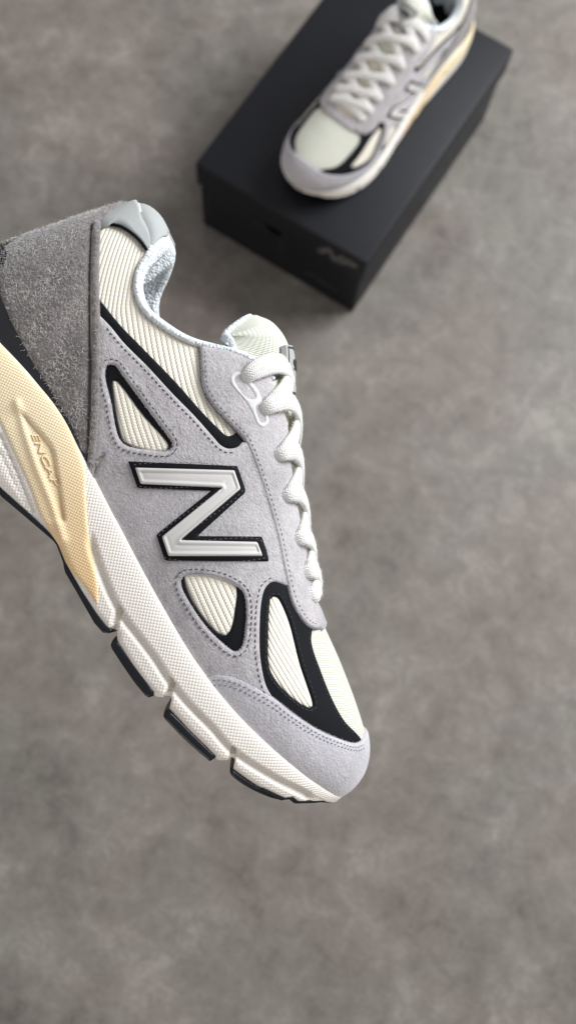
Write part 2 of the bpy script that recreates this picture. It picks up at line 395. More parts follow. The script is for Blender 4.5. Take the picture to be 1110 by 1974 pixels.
def dashes(name, parent, lines, m, off, ln=1.55, gap=0.85, r=0.21, hop=0.16):
    """stitches: short threads that rise out of the surface and dive back"""
    V = []; F = []; base = 0
    for ab in lines:
        P = body_on(ab, 0.0); L = np.concatenate([[0], np.cumsum(np.linalg.norm(np.diff(P, axis=0), axis=1))]); k = int(L[-1] / (ln + gap))
        for i in range(k):
            s = i * (ln + gap) + RNG.uniform(-.08, .08) + np.linspace(0, ln, 5); A = np.stack([np.interp(s, L, ab[:, 0]), np.interp(s, L, ab[:, 1])], 1)
            C = body_on(A, off + np.array([-0.12, hop * .8, hop, hop * .8, -0.12])); n = on_n(A); T = nrm(np.gradient(C, axis=0)); S = nrm(np.cross(T, n)); C = C + S * (RNG.uniform(-.09, .09) + RNG.uniform(-.14, .14) * np.linspace(-1, 1, 5))[:, None]
            rr = r * np.array([.7, 1, 1.05, 1, .7]); th = np.arange(5) / 5 * 2 * np.pi
            R = C[:, None] + (np.cos(th)[None, :, None] * S[:, None] + np.sin(th)[None, :, None] * n[:, None]) * rr[:, None, None]
            V.append(R.reshape(-1, 3)); F.append(grid_faces(5, 5, closed_c=True) + base); base += 25
    if not V: return None
    return link(name, mk_mesh(name, np.vstack(V), np.vstack(F), m), parent, 'stuff')

def fuzz(name, parent, P, Nn, m, L=(0.8, 2.0), r=0.07, lie=0.9, curl=0.8, seg=4, kind='stuff'):
    n = len(P); t = nrm(RNG.randn(n, 3)); d = nrm(t - (t * Nn).sum(1, keepdims=True) * Nn * 0.8 + Nn * (1 - lie) * 2)
    ln = RNG.uniform(L[0], L[1], n); V = []; pos = P - Nn * 0.15; side = nrm(np.cross(d, Nn))
    rows = []
    for k in range(seg):
        w = r * (1 - 0.6 * k / (seg - 1)); rows.append(np.stack([pos - side * w, pos + side * w, pos + Nn * w * 1.2], 1))
        pos = pos + d * (ln / (seg - 1))[:, None]; d = nrm(d + side * RNG.uniform(-curl, curl, (n, 1)) + Nn * RNG.uniform(-.35, .3, (n, 1)) * (1 if k else .4)); side = nrm(np.cross(d, Nn))
    A = np.stack(rows, 1).reshape(n, seg * 3, 3)                      # each strand: seg rings of 3
    f = grid_faces(seg, 3, closed_c=True); F = (f[None] + (np.arange(n) * seg * 3)[:, None, None]).reshape(-1, 4)
    return link(name, mk_mesh(name, A.reshape(-1, 3), F, m, smooth=False), parent, kind)

# ------------------------------------------------------------------ outlines traced on the photograph's shoe
RIM = [(273, 418), (289, 450), (288, 482), (268, 510), (259, 540), (262, 572), (278, 603), (312, 630), (346, 652), (384, 667), (445, 679), (494, 702), (524, 735)]
FEATHER = [(165, 912), (190, 962), (242, 1065), (310, 1182), (385, 1298), (466, 1395), (527, 1453), (580, 1501), (620, 1531)]
rim = np.vstack([[0.0, 83.0], inv(smooth_line(RIM, False, 6), 0.5)])
A_TH = rim[-1, 0]                                                     # where the opening ends at the throat
print('rim', rim[[0, 1, 5, 10, -1]].round(1), 'ULEN', ULEN)

EYE_OUT = [(386, 667), (388, 717), (392, 747), (407, 777), (437, 811), (469, 845), (483, 872), (502, 925), (520, 982), (536, 1040), (547, 1095), (555, 1130), (563, 1160), (577, 1186), (592, 1204), (606, 1211), (619, 1210)]
eo = inv(smooth_line(EYE_OUT, False, 6), 1.6)
a_tip = eo[-1, 0] + 1.5
throat_d = 12.5
def b_for_d(a, d, side='WL'):
    W = col(side, a); h = (1 - (d / W)**REXP(a))**(1 / col('p', a)); return np.arcsin(h) * 2 / np.pi * 100
ta = np.linspace(A_TH + 1, a_tip - 9, 40); tb = b_for_d(ta, np.interp(ta, [A_TH, A_TH + 25, a_tip], [20, 17, 14]))
eyelat = np.vstack([rim[rim[:, 1] < 200][-14:][::1]])
# rim part under the eyestay: from (386,667) to throat
rimeye = inv(smooth_line([(386, 667), (445, 679), (494, 702), (524, 735)], False, 5), 1.0)
slot_end = np.stack([a_tip - 9 + 3.2 * np.sin(np.linspace(0, np.pi, 9)), np.linspace(tb[-1], 200 - tb[-1], 9)], 1)[1:-1]
tip = np.stack([np.full(7, a_tip) + 1.0 * np.sin(np.linspace(0, np.pi, 7)), np.linspace(eo[-1, 1] + 1, 199 - eo[-1, 1], 7)], 1)
EYESTAY = np.vstack([eo, tip, mir(eo), mir(rimeye)[:-1][::-1][:0], mir(np.vstack([rimeye, np.stack([ta, tb], 1)]))[::-1] * 1.0, slot_end[::-1] * 0 + slot_end[::-1], np.stack([ta, tb], 1)[::-1], rimeye[::-1]])
EYESTAY = EYESTAY                                                     # (re-ordered just below)
inner_l = np.vstack([rimeye, np.stack([ta, tb], 1)])                  # top-left corner -> along rim -> down the throat
def mk(ab): r = np.array(ab, float); r[:, 1] = 200 - r[:, 1]; return r
EYESTAY = np.vstack([eo, tip, mk(eo)[::-1], mk(inner_l), slot_end[::-1], inner_l[::-1]])

W1_OUT = [(208, 703), (223, 705), (237, 724), (293, 800), (329, 848), (333, 860), (323, 869), (286, 867), (242, 858), (227, 838), (214, 773), (203, 725)]
W1_IN = [(217, 733), (227, 735), (275, 798), (324, 855), (321, 867), (286, 867), (241, 853), (231, 832), (220, 773)]
W2_OUT = [(349, 1118), (358, 1109), (396, 1109), (431, 1117), (461, 1133), (472, 1149), (475, 1195), (468, 1242), (456, 1256), (439, 1248), (396, 1206), (354, 1141)]
W2_IN = [(356, 1107), (396, 1106), (433, 1114), (456, 1130), (453, 1182), (446, 1212), (434, 1225), (415, 1217), (380, 1175), (360, 1136)]
OV_OUT = [(501, 1139), (510, 1122), (526, 1113), (546, 1119), (562, 1134), (572, 1168), (588, 1196), (597, 1211), (601, 1238), (618, 1291), (641, 1348), (664, 1389), (688, 1414), (698, 1426), (698, 1426), (686, 1434), (650, 1430), (606, 1412), (560, 1386), (521, 1356), (504, 1324), (496, 1272), (494, 1220), (496, 1173)]
OV_IN = [(521, 1156), (528, 1149), (536, 1150), (546, 1166), (561, 1204), (580, 1279), (603, 1348), (605, 1362), (597, 1365), (572, 1352), (535, 1317), (519, 1287), (517, 1230)]
OV_OUT[5:8] = [(575, 1160), (594, 1186), (604, 1200)]
ST_UP = [(190, 574), (233, 627), (267, 662), (339, 736), (392, 796), (426, 830), (438, 840), (450, 838), (462, 828)]
ST_LO = [(476, 842), (470, 852), (458, 862), (441, 866), (424, 860), (366, 806), (308, 745), (236, 664), (190, 612)]
MUD_UP = [(394, 1309), (404, 1301), (420, 1298), (440, 1300), (459, 1306), (489, 1321), (527, 1344), (565, 1374), (610, 1404), (652, 1423), (684, 1432), (699, 1426)]
PANEL_TOP = [(186, 600), (213, 627), (240, 660), (287, 707), (331, 755), (377, 802), (415, 845), (426, 857), (441, 864), (460, 860), (471, 848), (490, 866), (512, 925), (532, 990), (552, 1060), (560, 1110), (562, 1134), (546, 1127), (527, 1122), (517, 1128), (509, 1140), (503, 1173), (501, 1230), (503, 1272), (513, 1320), (532, 1354)]
N_BACK = [(247, 889), (458, 898), (475, 948), (381, 1033), (505, 1034), (520, 1082), (318, 1081), (301, 1031), (407, 946), (265, 941)]
N_FACE = [(260, 901), (452, 906), (464.5, 942), (348, 1041), (496, 1044), (507, 1072), (324.5, 1072), (311.7, 1034.6), (428, 940), (271, 933)]
SLOT_OUT = [(443, 729), (449, 718), (462, 715), (474, 724), (489, 739), (502, 758), (508, 776), (516, 795), (519, 815), (509, 825), (497, 819), (486, 794), (470, 769), (448, 744)]
SLOT_H1 = [(452, 729), (461, 724), (471, 734), (485, 750), (493, 766), (480, 768), (462, 750)]
SLOT_H2 = [(494, 784), (504, 782), (510, 800), (511, 813), (504, 814), (497, 800)]

def close_pts(p): return [x for q in p for x in (q, q)]              # polygon with sharp corners

# ------------------------------------------------------------------ midsole wall surface: a = footprint arc (mm), b = z (mm)
MF = ST.copy(); 
def wall_w(a, side):
    return col('WL' if side > 0 else 'WM', a)
_fa = np.linspace(0, ULEN, 600); _fx = col('x', _fa); _fw = col('WL', _fa)
def loc(p, extra=2.4):
    p = np.asarray(p, float); d = np.full(len(p), 42.0)
    for _ in range(12): d = 0.5 * d + 0.5 * (np.interp(px2xz(p, d)[:, 0], _fx, _fw) + extra)
    return px2xz(p, d)
FX = loc(FEATHER, 0.0)
BOT_PX = [(0, 945), (43, 984), (83, 1020), (112, 1053), (128, 1094), (152, 1140), (180, 1185), (205, 1214), (226, 1226), (226, 1242), (250, 1282), (275, 1316), (300, 1343), (319, 1345), (326, 1366), (360, 1406), (395, 1440), (420, 1466), (441, 1466), (450, 1484), (495, 1516), (546, 1540), (561, 1537), (572, 1546), (600, 1541), (622, 1532)]
_bx = loc(BOT_PX)
ZBOT = lambda x: np.interp(x, BXX, BZZ)
_k = (_bx[:, 0] > 66) & (_bx[:, 0] < 292); _o = np.argsort(_bx[_k][:, 0])
BXX = np.concatenate([[-5, 4, 15, 35, 60], _bx[_k][_o][:, 0], [300, 310]])
BZZ = np.concatenate([[16, 9, 5, 3.5, 3.5], _bx[_k][_o][:, 1], [22.0, 25.0]])
print('bot', [(round(x), round(z, 1)) for x, z in _bx])
print('feather', [(round(x), round(z, 1)) for x, z in FX])
def ztop(a): return col('zB', a) + np.interp(col('x', a), [0, 20, 54, 71, 90, 110, 285, 300], [-4.5, -4, -2.6, -0.6, 1.0, 0.6, 0.6, 1.2])
# relief lines in photograph pixels
def seg_dist(P, line):
    line = np.asarray(line, float); a = line[:-1]; b = line[1:]; ab = b - a; L = (ab**2).sum(1); r = np.full(len(P), 1e9); sgn = np.zeros(len(P))
    for i in range(len(a)):
        t = np.clip(((P - a[i]) @ ab[i]) / L[i], 0, 1); v = P - a[i] - t[:, None] * ab[i]; dd = np.linalg.norm(v, axis=1); m = dd < r
        r[m] = dd[m]; sgn[m] = np.sign(ab[i][0] * v[m, 1] - ab[i][1] * v[m, 0])
    return r, sgn
GROOVE = smooth_line([(172, 1010), (184, 1050), (200, 1097), (222, 1150), (245, 1190), (272, 1225), (302, 1265), (331, 1309), (369, 1355), (415, 1402), (451, 1442), (527, 1492), (596, 1527)], False, 6)
SCOOP = smooth_line([(44, 790), (62, 812), (88, 842), (105, 866), (112, 900), (122, 960), (128, 1004)], False, 4)
RIDGE = [(34, 776), (48, 830), (72, 900), (100, 968), (124, 1040)]
NOTCH = [[(232, 1170), (222, 1200), (216, 1236)], [(334, 1310), (326, 1335), (318, 1372)], [(455, 1442), (448, 1462), (438, 1492)]]
def sm(x): x = np.clip(x, 0, 1); return x * x * (3 - 2 * x)
def wall_relief(P):                              # P: pixels.  mm, positive outwards
    r = np.zeros(len(P)); g, s = seg_dist(P, GROOVE); below = s > 0
    act = sm((P @ E_ - (np.array([178, 1015]) @ E_)) / 40)
    band = np.where(below, -1.6 + 1.9 * sm((g - 9) / 9) , 0.2) ; band = np.where(below, band, 0.5 - 2.1 * np.exp(-(g / 2.0)**2))
    r += band * act
    # scoop in the cream insert: sharp step on its right edge, fading to the left; rounded ridge beside it
    d_, s_ = seg_dist(P, SCOOP); r -= np.where(s_ > 0, 1.7 * np.exp(-np.clip(d_ - 3, 0, 99) / 20) * sm(d_ / 4), 0) * sm((P[:, 1] - 780) / 25) * sm((1010 - P[:, 1]) / 12) * sm((170 - P[:, 0]) / 20)
    rd, _ = seg_dist(P, RIDGE); r += 1.1 * np.exp(-(rd / 7)**2)
    for nt in NOTCH:
        d, _ = seg_dist(P, nt); r -= np.where(below, 3.2 * np.exp(-(d / 6.0)**4), 0) * act
    # heel sidewall grooves (left of the cream insert)
    for ln, dep, w in (([(0, 838), (30, 905), (63, 985)], 1.3, 3.2), ([(0, 868), (26, 925), (52, 975)], 0.9, 3)):
        d, _ = seg_dist(P, ln); r -= dep * np.exp(-(d / w)**2)
    return r
def wall_raw(a, b, side=1):
    x = col('x', a); W = wall_w(a, side); zt = ztop(a); zb = ZBOT(x); t = np.clip((b - zb) / np.maximum(zt - zb, 1), -0.3, 1.2)
    flare = np.interp(x, [0, 60, 120, 180, 300], [4.5, 4.5, 3.2, 2.6, 2.6])
    bulge = flare * (np.sqrt(np.clip(1 - np.abs((np.clip(t, 0, 1) - 0.42) / 0.62)**3.0, 0.0, 1))) - 1.4 * np.clip(0.12 - t, 0, 1) / 0.12
    k = (W + bulge * np.clip(W / 8, 0, 1)) / np.maximum(W, 1e-6)
    xc = np.where(a < 60, x - bulge * np.clip(1 - a / 45, 0, 1), x) + np.where(a > ULEN - 30, np.clip(bulge, -3, 1.2) * np.clip((a - ULEN + 30) / 30, 0, 1), 0)
    d = W + bulge * np.clip(W / 8, 0, 1)
    return np.stack([xc, -d if side > 0 else d, b * np.ones_like(x)], -1)
def wall_on_side(side):
    def fn(ab, off=0.0):
        ab = np.asarray(ab, float); a = np.clip(ab[:, 0], 0, ULEN); b = ab[:, 1]; P = wall_raw(a, b, side); e = 0.3
        a1 = np.minimum(a + e, ULEN - .01); a0 = np.maximum(a - e, .01)
        n = nrm(np.cross(wall_raw(a1, b, side) - wall_raw(a0, b, side), wall_raw(a, b + e, side) - wall_raw(a, b - e, side))); n = n * (1 if n[len(n)//2, 1] * -side > 0 else -1)
        n = np.where((n[:, 1:2] * -side) < -0.02, -n, n)
        L = wall_raw(a, b, 1); px = xz2px(L[:, 0], L[:, 2], -L[:, 1])
        return P + n * (wall_relief(px) + np.asarray(off))[:, None]
    return fn
wall_lat, wall_med = wall_on_side(1), wall_on_side(-1)
_wa, _wb = np.meshgrid(np.linspace(0, ULEN, 350), np.linspace(-3, 60, 90), indexing='ij'); _wp = wall_raw(_wa.ravel(), _wb.ravel(), 1); _wpx = xz2px(_wp[:, 0], _wp[:, 2], -_wp[:, 1])
def winv(p):
    p = np.asarray(p, float)
    def F(y): P = wall_raw(np.clip(y[:, 0], 0, ULEN), y[:, 1], 1); return xz2px(P[:, 0], P[:, 2], -P[:, 1])
    return _newton(p, F, _start(p, _wpx, _wa.ravel(), _wb.ravel()), [0.0, -5.0], [ULEN, 80.0], 0.2, 5)

def text_mesh(body_txt, size, extrude=0.0, shear=0.0, bold=0.0):
    c = bpy.data.curves.new('txt', 'FONT'); c.body = body_txt; c.size = size; c.align_x = 'CENTER'; c.align_y = 'CENTER'; c.extrude = extrude; c.shear = shear; c.offset = bold
    o = bpy.data.objects.new('txt', c); SC.collection.objects.link(o); dg = bpy.context.evaluated_depsgraph_get()
    me = bpy.data.meshes.new_from_object(o.evaluated_get(dg)); bpy.data.objects.remove(o); bpy.data.curves.remove(c)
    return me

# ------------------------------------------------------------------ the shoe
VARI = {}
def build_shoe():
    S = bpy.data.objects.new('sneaker', None); SC.collection.objects.link(S)
    # --- cream ribbed body of the upper
    th = np.array([[A_TH + 0.5, b] for b in np.linspace(rim[-1, 1] + 2, 198 - rim[-1, 1], 12)])
    A1 = ULEN - 0.6
    outer = np.vstack([[[0, 0], [A1, 0], [A1, 200], [0, 200]], mk(rim), th[::-1], rim[::-1]])
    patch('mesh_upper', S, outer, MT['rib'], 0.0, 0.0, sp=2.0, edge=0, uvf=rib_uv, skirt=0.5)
    # --- per side panels
    hc_right = [(191, 424), (170, 440)]
    counter_px = [(0, 575), (25, 630), (60, 700), (105, 775), (140, 838), (166, 908)]
    cl = inv(smooth_line(counter_px, False, 6), 1.5); b0 = 24.0
    cr = inv(smooth_line([(169, 908), (170, 860), (171, 800), (172, 700), (172, 600), (173, 520), (176, 434)], False, 6), 2)
    cseam = inv(smooth_line([(173, 926), (179, 860), (183, 800), (186, 700), (185, 600), (184, 520), (187, 428)], False, 5), 2)
    counter_l = np.vstack([[[0, b0]], [[6, b0]], [[14, cl[0, 1] * .5 + b0 * .5]], cl[cl[:, 0] > 20], cr, [[0, 81]]])
    clip_l = np.vstack([[[0, b0 + 3]], [[6, b0 + 3]], cl[cl[:, 0] > 20] + [0, 2.5], [[cl[-1, 0] + 3, -4]], [[0, -4]]])
    mud = inv(smooth_line(MUD_UP, False, 5), 1.6); a_m = mud[-1, 0]
    fx = inv(smooth_line(FEATHER, False, 8), 0.5)
    pt = inv(smooth_line(PANEL_TOP, False, 5), 1.4)
    b_edge = -3
    mud_in = mud + np.array([3.0, -3.0])
    panel_l = np.vstack([pt, mud_in[(mud_in[:, 0] < pt[-1, 0])][::-1], [[mud[0, 0] + 1, b_edge]], [[cseam[0, 0] - 6, b_edge]], [[cseam[0, 0] - 5, 6]], cseam[cseam[:, 1] < pt[0, 1]][1:]])
    w1o, w1i, w2o, w2i = (trace(x, off=1.2, step=5) for x in (W1_OUT, W1_IN, W2_OUT, W2_IN))
    ovo, ovi = trace(OV_OUT, off=1.0, step=5), trace(OV_IN, off=1.0, step=5)
    stripe = np.vstack([trace(ST_UP, False, 0.8, 5), trace(ST_LO, False, 0.8, 5)])
    nb, nf = trace(close_pts(N_BACK), off=2.0, step=8), trace(close_pts(N_FACE), off=3.0, step=8)
    so, s1, s2 = (trace(x, off=2.6, step=4) for x in (SLOT_OUT, SLOT_H1, SLOT_H2))
    def off_line(px, k, closed=True, step=5):
        """stitch line k px beside a traced outline"""
        l = smooth_line(px, closed, step)
        t = nrm(np.roll(l, -1, 0) - np.roll(l, 1, 0)) if closed else nrm(np.gradient(l, axis=0)); n = np.stack([-t[:, 1], t[:, 0]], 1)
        r = l + n * k
        return np.vstack([r, r[:1]]) if closed else r
    def area2(p): p = np.asarray(p); q = np.roll(p, -1, 0); return (p[:, 0] * q[:, 1] - q[:, 0] * p[:, 1]).sum()
    def outward(px, k): return off_line(px, -k if area2(px) > 0 else k)
    stl = [inv(outward(W1_OUT, 10), 1.6), inv(outward(W2_OUT, 10), 1.6), inv(off_line(PANEL_TOP[1:10], 9, False), 1.6), inv(off_line(PANEL_TOP[18:26], 9, False), 1.6)]
    st_line2 = inv(smooth_line([(209, 650), (240, 690), (300, 752), (352, 810), (398, 858), (420, 872), (445, 877), (462, 870)], False, 5), 1.6)
    nbc = inv([(382, 985)], 2.0)[0, 0]
    for side in (1, -1):
        f = (lambda x: x) if side > 0 else mk
        sp_ = 1.5 if side > 0 else 2.2
        patch('black_heel_clip', S, f(clip_l), MT['black_plastic'], 2.2, 0.2, sp=2.2, edge=2.0,
              relief=lambda v: -1.3 * np.exp(-(((v[:, 1] if side > 0 else 200 - v[:, 1]) - 6 - 0.0 * v[:, 0]) / 3.0)**2))
        patch('collar_stripe', S, f(stripe), MT['black_leather'], 0.8, 0.1, sp=1.6, edge=0.5)
        sidep = patch('side_panel', S, f(panel_l), MT['grey_suede'], 1.5, 0.2, holes=[f(w1o), f(w2o)], sp=sp_, edge=0.9,
              relief=lambda v: 0.25 * np.exp(-(np.minimum(dist_to(v, [f(w1o)]), dist_to(v, [f(w2o)])) - 1.1)**2 / 0.8) - 0.35 * np.exp(-(np.minimum(dist_to(v, [f(w1o)]), dist_to(v, [f(w2o)])) - 2.4)**2 / 0.25))
        for wo, wi in ((w1o, w1i), (w2o, w2i)):
            g = wo.mean(0); big = g + (wo - g) * 1.03
            patch('window_trim', sidep, f(big), MT['black_leather'], 0.7, 0.05, holes=[f(wi)], sp=1.2, edge=0.4)
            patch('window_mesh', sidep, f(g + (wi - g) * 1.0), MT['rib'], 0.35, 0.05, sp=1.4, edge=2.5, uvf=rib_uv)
        dashes('stitching', sidep, [f(x) for x in stl], MT['thread'], 1.72)
        ov = patch('toe_overlay', S, f(ovo), MT['black_leather'], 0.9, 0.15, holes=[f(ovi)], sp=1.5, edge=0.5)
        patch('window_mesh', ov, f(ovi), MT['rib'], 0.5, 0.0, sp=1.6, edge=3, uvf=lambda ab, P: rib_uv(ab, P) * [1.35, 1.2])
        dashes('stitching', ov, [f(inv(outward(OV_IN, 5), 1.2)), f(inv(off_line(OV_OUT[7:13], -5 if area2(OV_OUT) < 0 else 5, False), 1.2))], MT['thread'], 1.05, r=.16)
        def nprof(d): return 0.1 + 1.0 * sm(d / 0.3) - 0.5 * sm((d - 1.15) / 0.25) + 0.18 * sm((d - 1.45) / 0.5)
        def swap(px):                                                 # same two strokes, the diagonal joins their other ends
            P00, P10, P01 = (np.array(x, float) for x in ((247, 889), (458, 898), (318, 1081))); B = np.stack([P10 - P00, P01 - P00], 1)
            uv = (np.array(px, float) - P00) @ np.linalg.inv(B).T; uv[:, 0] = 1 - uv[:, 0]; return [tuple(x) for x in (uv @ B.T + P00)][::-1]
        for flip in (0, 1):                                           # the letter reads the right way round on every side
            fb, ff = (N_BACK, N_FACE) if not flip else (swap(N_BACK), swap(N_FACE)); fl_ = f; nb, nf = trace(close_pts(fb), off=2.0, step=8), trace(close_pts(ff), off=3.0, step=8)
            nbk = patch('letter_backing', S, fl_(nb), MT['black_leather'], 1.0, 1.6, sp=1.5, edge=0.4)
            nfc = patch('letter_n', S, fl_(nf), MT['logo'], 1.1, 2.4, sp=0.9, edge=1.2, profile=nprof, skirt=0.6, rings=[0.15, 0.32, 1.12, 1.42, 1.95])
            dashes('stitching', nbk, [fl_(inv(outward(ff, 5), 2.5))], MT['grey_thread'], 2.55, ln=1.2, gap=1.0, r=.13, hop=.08)
            VARI.setdefault((side, flip), []).extend([nbk, nfc])
        cnt = patch('heel_counter', S, f(counter_l), MT['hairy_suede'], 2.0, 0.3, sp=1.4, edge=1.6, relief=lambda v: 0.25 * np.sin(v[:, 0] * .31 + v[:, 1] * .2) * np.sin(v[:, 1] * .23))
        seam_n = on_n(f(cseam)); sr = 1.7 + 0.12 * np.sin(np.arange(len(cseam)) * 1.3)
        tube('rolled_seam', cnt, body_on(f(cseam), 1.5), sr, MT['hairy_suede'], 10, seam_n)
        strip = np.vstack([cr[::1], cseam[1:]])
        patch('seam_channel', cnt, f(strip), MT['raw_edge_and_shade'], 0.8, 0.2, sp=1.5, edge=0.3)  # dark strip: the shade in the groove is put into its colour
        # hair of the suede
        k = 13500 if side > 0 else 2500
        lo, hi = counter_l.min(0), counter_l.max(0); R = RNG.uniform(lo, hi, (int(k * 1.6), 2)); R = R[inside(R, counter_l)]; R = R[dist_to(R, [counter_l]) > RNG.uniform(0.3, 2.2, len(R))][:k]
        fuzz('suede_hair', cnt, body_on(f(R), 2.2), on_n(f(R)), MT['fibre'], (1.0, 2.9), 0.08, 0.85, 1.3, 5)
        k = 2600 if side > 0 else 600
        i = RNG.randint(0, len(cseam) - 1, k); tt = RNG.rand(k, 1); R = cseam[i] * (1 - tt) + cseam[i + 1] * tt; nn_ = on_n(f(R)); tg = nrm(body_on(f(cseam[i + 1]), 0) - body_on(f(cseam[i]), 0)); sd = nrm(np.cross(nn_, tg)); an = RNG.uniform(-1.6, 1.6, (k, 1)); dr = nn_ * np.cos(an) + sd * np.sin(an)
        fuzz('seam_hair', cnt, body_on(f(R), 1.5) + dr * 1.65, dr, MT['fibre'], (0.5, 1.3), 0.05, 0.8)
        if True:
            def edge_hair(ab, n_, lift, par):
                i = RNG.randint(0, len(ab) - 1, n_); tt = RNG.rand(n_, 1); R = ab[i] * (1 - tt) + ab[i + 1] * tt; nn2 = on_n(f(R)); tg = nrm(body_on(f(ab[i + 1]), 0) - body_on(f(ab[i]), 0)); sd = nrm(np.cross(nn2, tg)); dr = nrm(nn2 * RNG.uniform(.2, 1, (n_, 1)) + sd * RNG.uniform(-.9, .9, (n_, 1)))
                fuzz('edge_fibres', par, body_on(f(R), lift) + dr * 0.1, dr, MT['suede_fibre_light'], (0.25, 0.75), 0.04, 0.6)
            for l_ in (w1o, w2o): edge_hair(np.vstack([l_, l_[:1]]), 1100 if side > 0 else 300, 1.45, sidep)
            edge_hair(mud, 900 if side > 0 else 300, 1.8, sidep); edge_hair(eo, 1200 if side > 0 else 300, 2.1, sidep)
        # webbing eyelet with its two slots
        patch('lace_loop', S, f(so), MT['eyelet'], 0.9, 1.7, holes=[f(s1), f(s2)], sp=0.9, edge=0.5)
        dashes('loop_stitching', S, [f(inv(outward(SLOT_OUT, 9)[14 * 0:], 1.9))], MT['thread'], 1.85, ln=1.2, gap=1.5, r=.17)
    # --- parts that span the toe
    mud_outer = np.vstack([mud, [[a_m + 1.2, 92], [a_m + 1.6, 100], [a_m + 1.2, 108]], mk(mud)[::-1], [[mud[0, 0] + 1, 200 - b_edge]], [[A1, 200 - b_edge]], [[A1, b_edge]], [[mud[0, 0] + 1, b_edge]]])
    mudo = patch('toe_cap', S, mud_outer, MT['toe_suede'], 1.7, 0.35, sp=1.7, edge=0.9)
    def shifted(l, k): t = nrm(np.gradient(l, axis=0)); n = np.stack([-t[:, 1], t[:, 0]], 1); s = -1 if n[len(n)//2, 1] > 0 else 1; return l + n * s * k
    ml = [shifted(mud[3:], 2.4), shifted(mud[3:], 4.4)]
    dashes('stitching', mudo, ml + [mk(x) for x in ml], MT['grey_thread'], 2.1, ln=1.2, gap=1.0, r=.17)
    vo = ovo
    k0 = int(np.argmin(((ovo - inv([(597, 1211)], 1)[0])**2).sum(1))); k1 = int(np.argmin(((ovo - inv([(694, 1424)], 1)[0])**2).sum(1)))
    edge_l = ovo[min(k0, k1):max(k0, k1) + 1]; edge_l = edge_l if edge_l[0, 0] < edge_l[-1, 0] else edge_l[::-1]
    sh = edge_l + [0, -1.5]
    vamp = np.vstack([sh, [[a_m + 2, 93], [a_m + 2.6, 100], [a_m + 2, 107]], mk(sh)[::-1], [[a_tip - 2, 106], [a_tip - 2, 94]]])
    patch('vamp_mesh', S, vamp, MT['vamp'], 0.45, 0.05, sp=1.8, edge=2.0)
    eye = patch('eyestay', S, EYESTAY, MT['grey_suede'], 1.6, 0.7, sp=1.5, edge=0.9)
    el = shifted(eo[2:], 0.0); 
    P2 = inv(off_line(EYE_OUT[:], -9, False), 2.2)
    P2 = P2[2:-1]
    dashes('stitching', eye, [P2, mk(P2)], MT['grey_thread'], 2.35, ln=1.2, gap=1.1, r=.15)
    for g in (eo, mk(eo)): tube('cut_edge', eye, body_on(g, 1.1), 0.55, MT['raw_edge_and_shade'], 6, on_n(g))
    # --- collar: rim roll + lining
    loop = np.vstack([mk(rim[1:])[::-1], rim]); loop = resample(loop * [1, 1], 2.0, False) if False else loop
    P0 = np.vstack([body_on(mk(rim)[::-1], 0.3)[:-1], [body_on(np.array([[0.0, rim[0, 1]]]), 0.3)[0]], body_on(rim, 0.3)[1:]])
    nn0 = np.vstack([on_n(mk(rim)[::-1])[:-1], [[-1, 0, 0.3]], on_n(rim)[1:]])
    # even spacing + smoothing
    L = np.concatenate([[0], np.cumsum(np.linalg.norm(np.diff(P0, axis=0), axis=1))]); s = np.linspace(0, L[-1], 220)
    P0 = np.stack([np.interp(s, L, P0[:, i]) for i in range(3)], 1); nn0 = nrm(np.stack([np.interp(s, L, nn0[:, i]) for i in range(3)], 1))
    ker = np.hanning(13); ker /= ker.sum()
    def smo(A): B = np.vstack([np.repeat(A[:1], 6, 0), A, np.repeat(A[-1:], 6, 0)]); return np.stack([np.convolve(B[:, i], ker, 'valid') for i in range(A.shape[1])], 1)
    P0s = smo(P0); P0s[:4] = P0[:4]; P0s[-4:] = P0[-4:]; P0 = P0s
    inw = nn0 * [-1, -1, 0]; cx0 = np.abs(s - s[-1] / 2) / (s[-1] / 2); w_ = np.clip(1 - cx0 / 0.30, 0, 1)[:, None]**0.7; inw = nrm(inw) * (1 - w_) + np.array([1.0, 0, 0]) * w_; inw = nrm(smo(nrm(inw))); T = nrm(np.gradient(P0, axis=0)); up = nrm(np.cross(inw, T)); 
    if up[20, 2] < 0: up = -up
    for i in range(1, len(up)):
        pass
    up = nrm(smo(up)); cx = np.abs(s - s[-1] / 2) / (s[-1] / 2)         # 0 heel centre .. 1 throat
    r = np.interp(cx, [0, 0.13, 0.26, 0.36, 0.8, 1.0], [10.8, 10.0, 6.0, 3.5, 3.1, 1.9]); rv = np.interp(cx, [0, 0.13, 0.28, 1.0], [6.0, 5.5, 3.6, 2.8])
    rows = []; ths = np.linspace(0, np.pi, 14)
    for t_ in ths: rows.append(P0 + inw * (r * (1 - np.cos(t_)))[:, None] + up * (rv * np.sin(t_))[:, None])
    end = rows[-1]; dn = nrm(-up * 0.4 + np.array([0, 0, -0.8]))
    for k_, dd in enumerate((3, 8, 15, 24, 36, 50)): rows.append(end + dn * dd - inw * np.interp(dd, [0, 15, 50], [0, -1.5, 5]))
    G = np.stack(rows, 0); V = G.reshape(-1, 3); F = grid_faces(len(rows), len(s))
    lin = link('collar_lining', mk_mesh('collar_lining', V, F, MT['lining'], np.zeros((len(V), 2))), S)
    # binding cord, twisted, along the edge
    jj = np.where(cx > 0.275)[0]
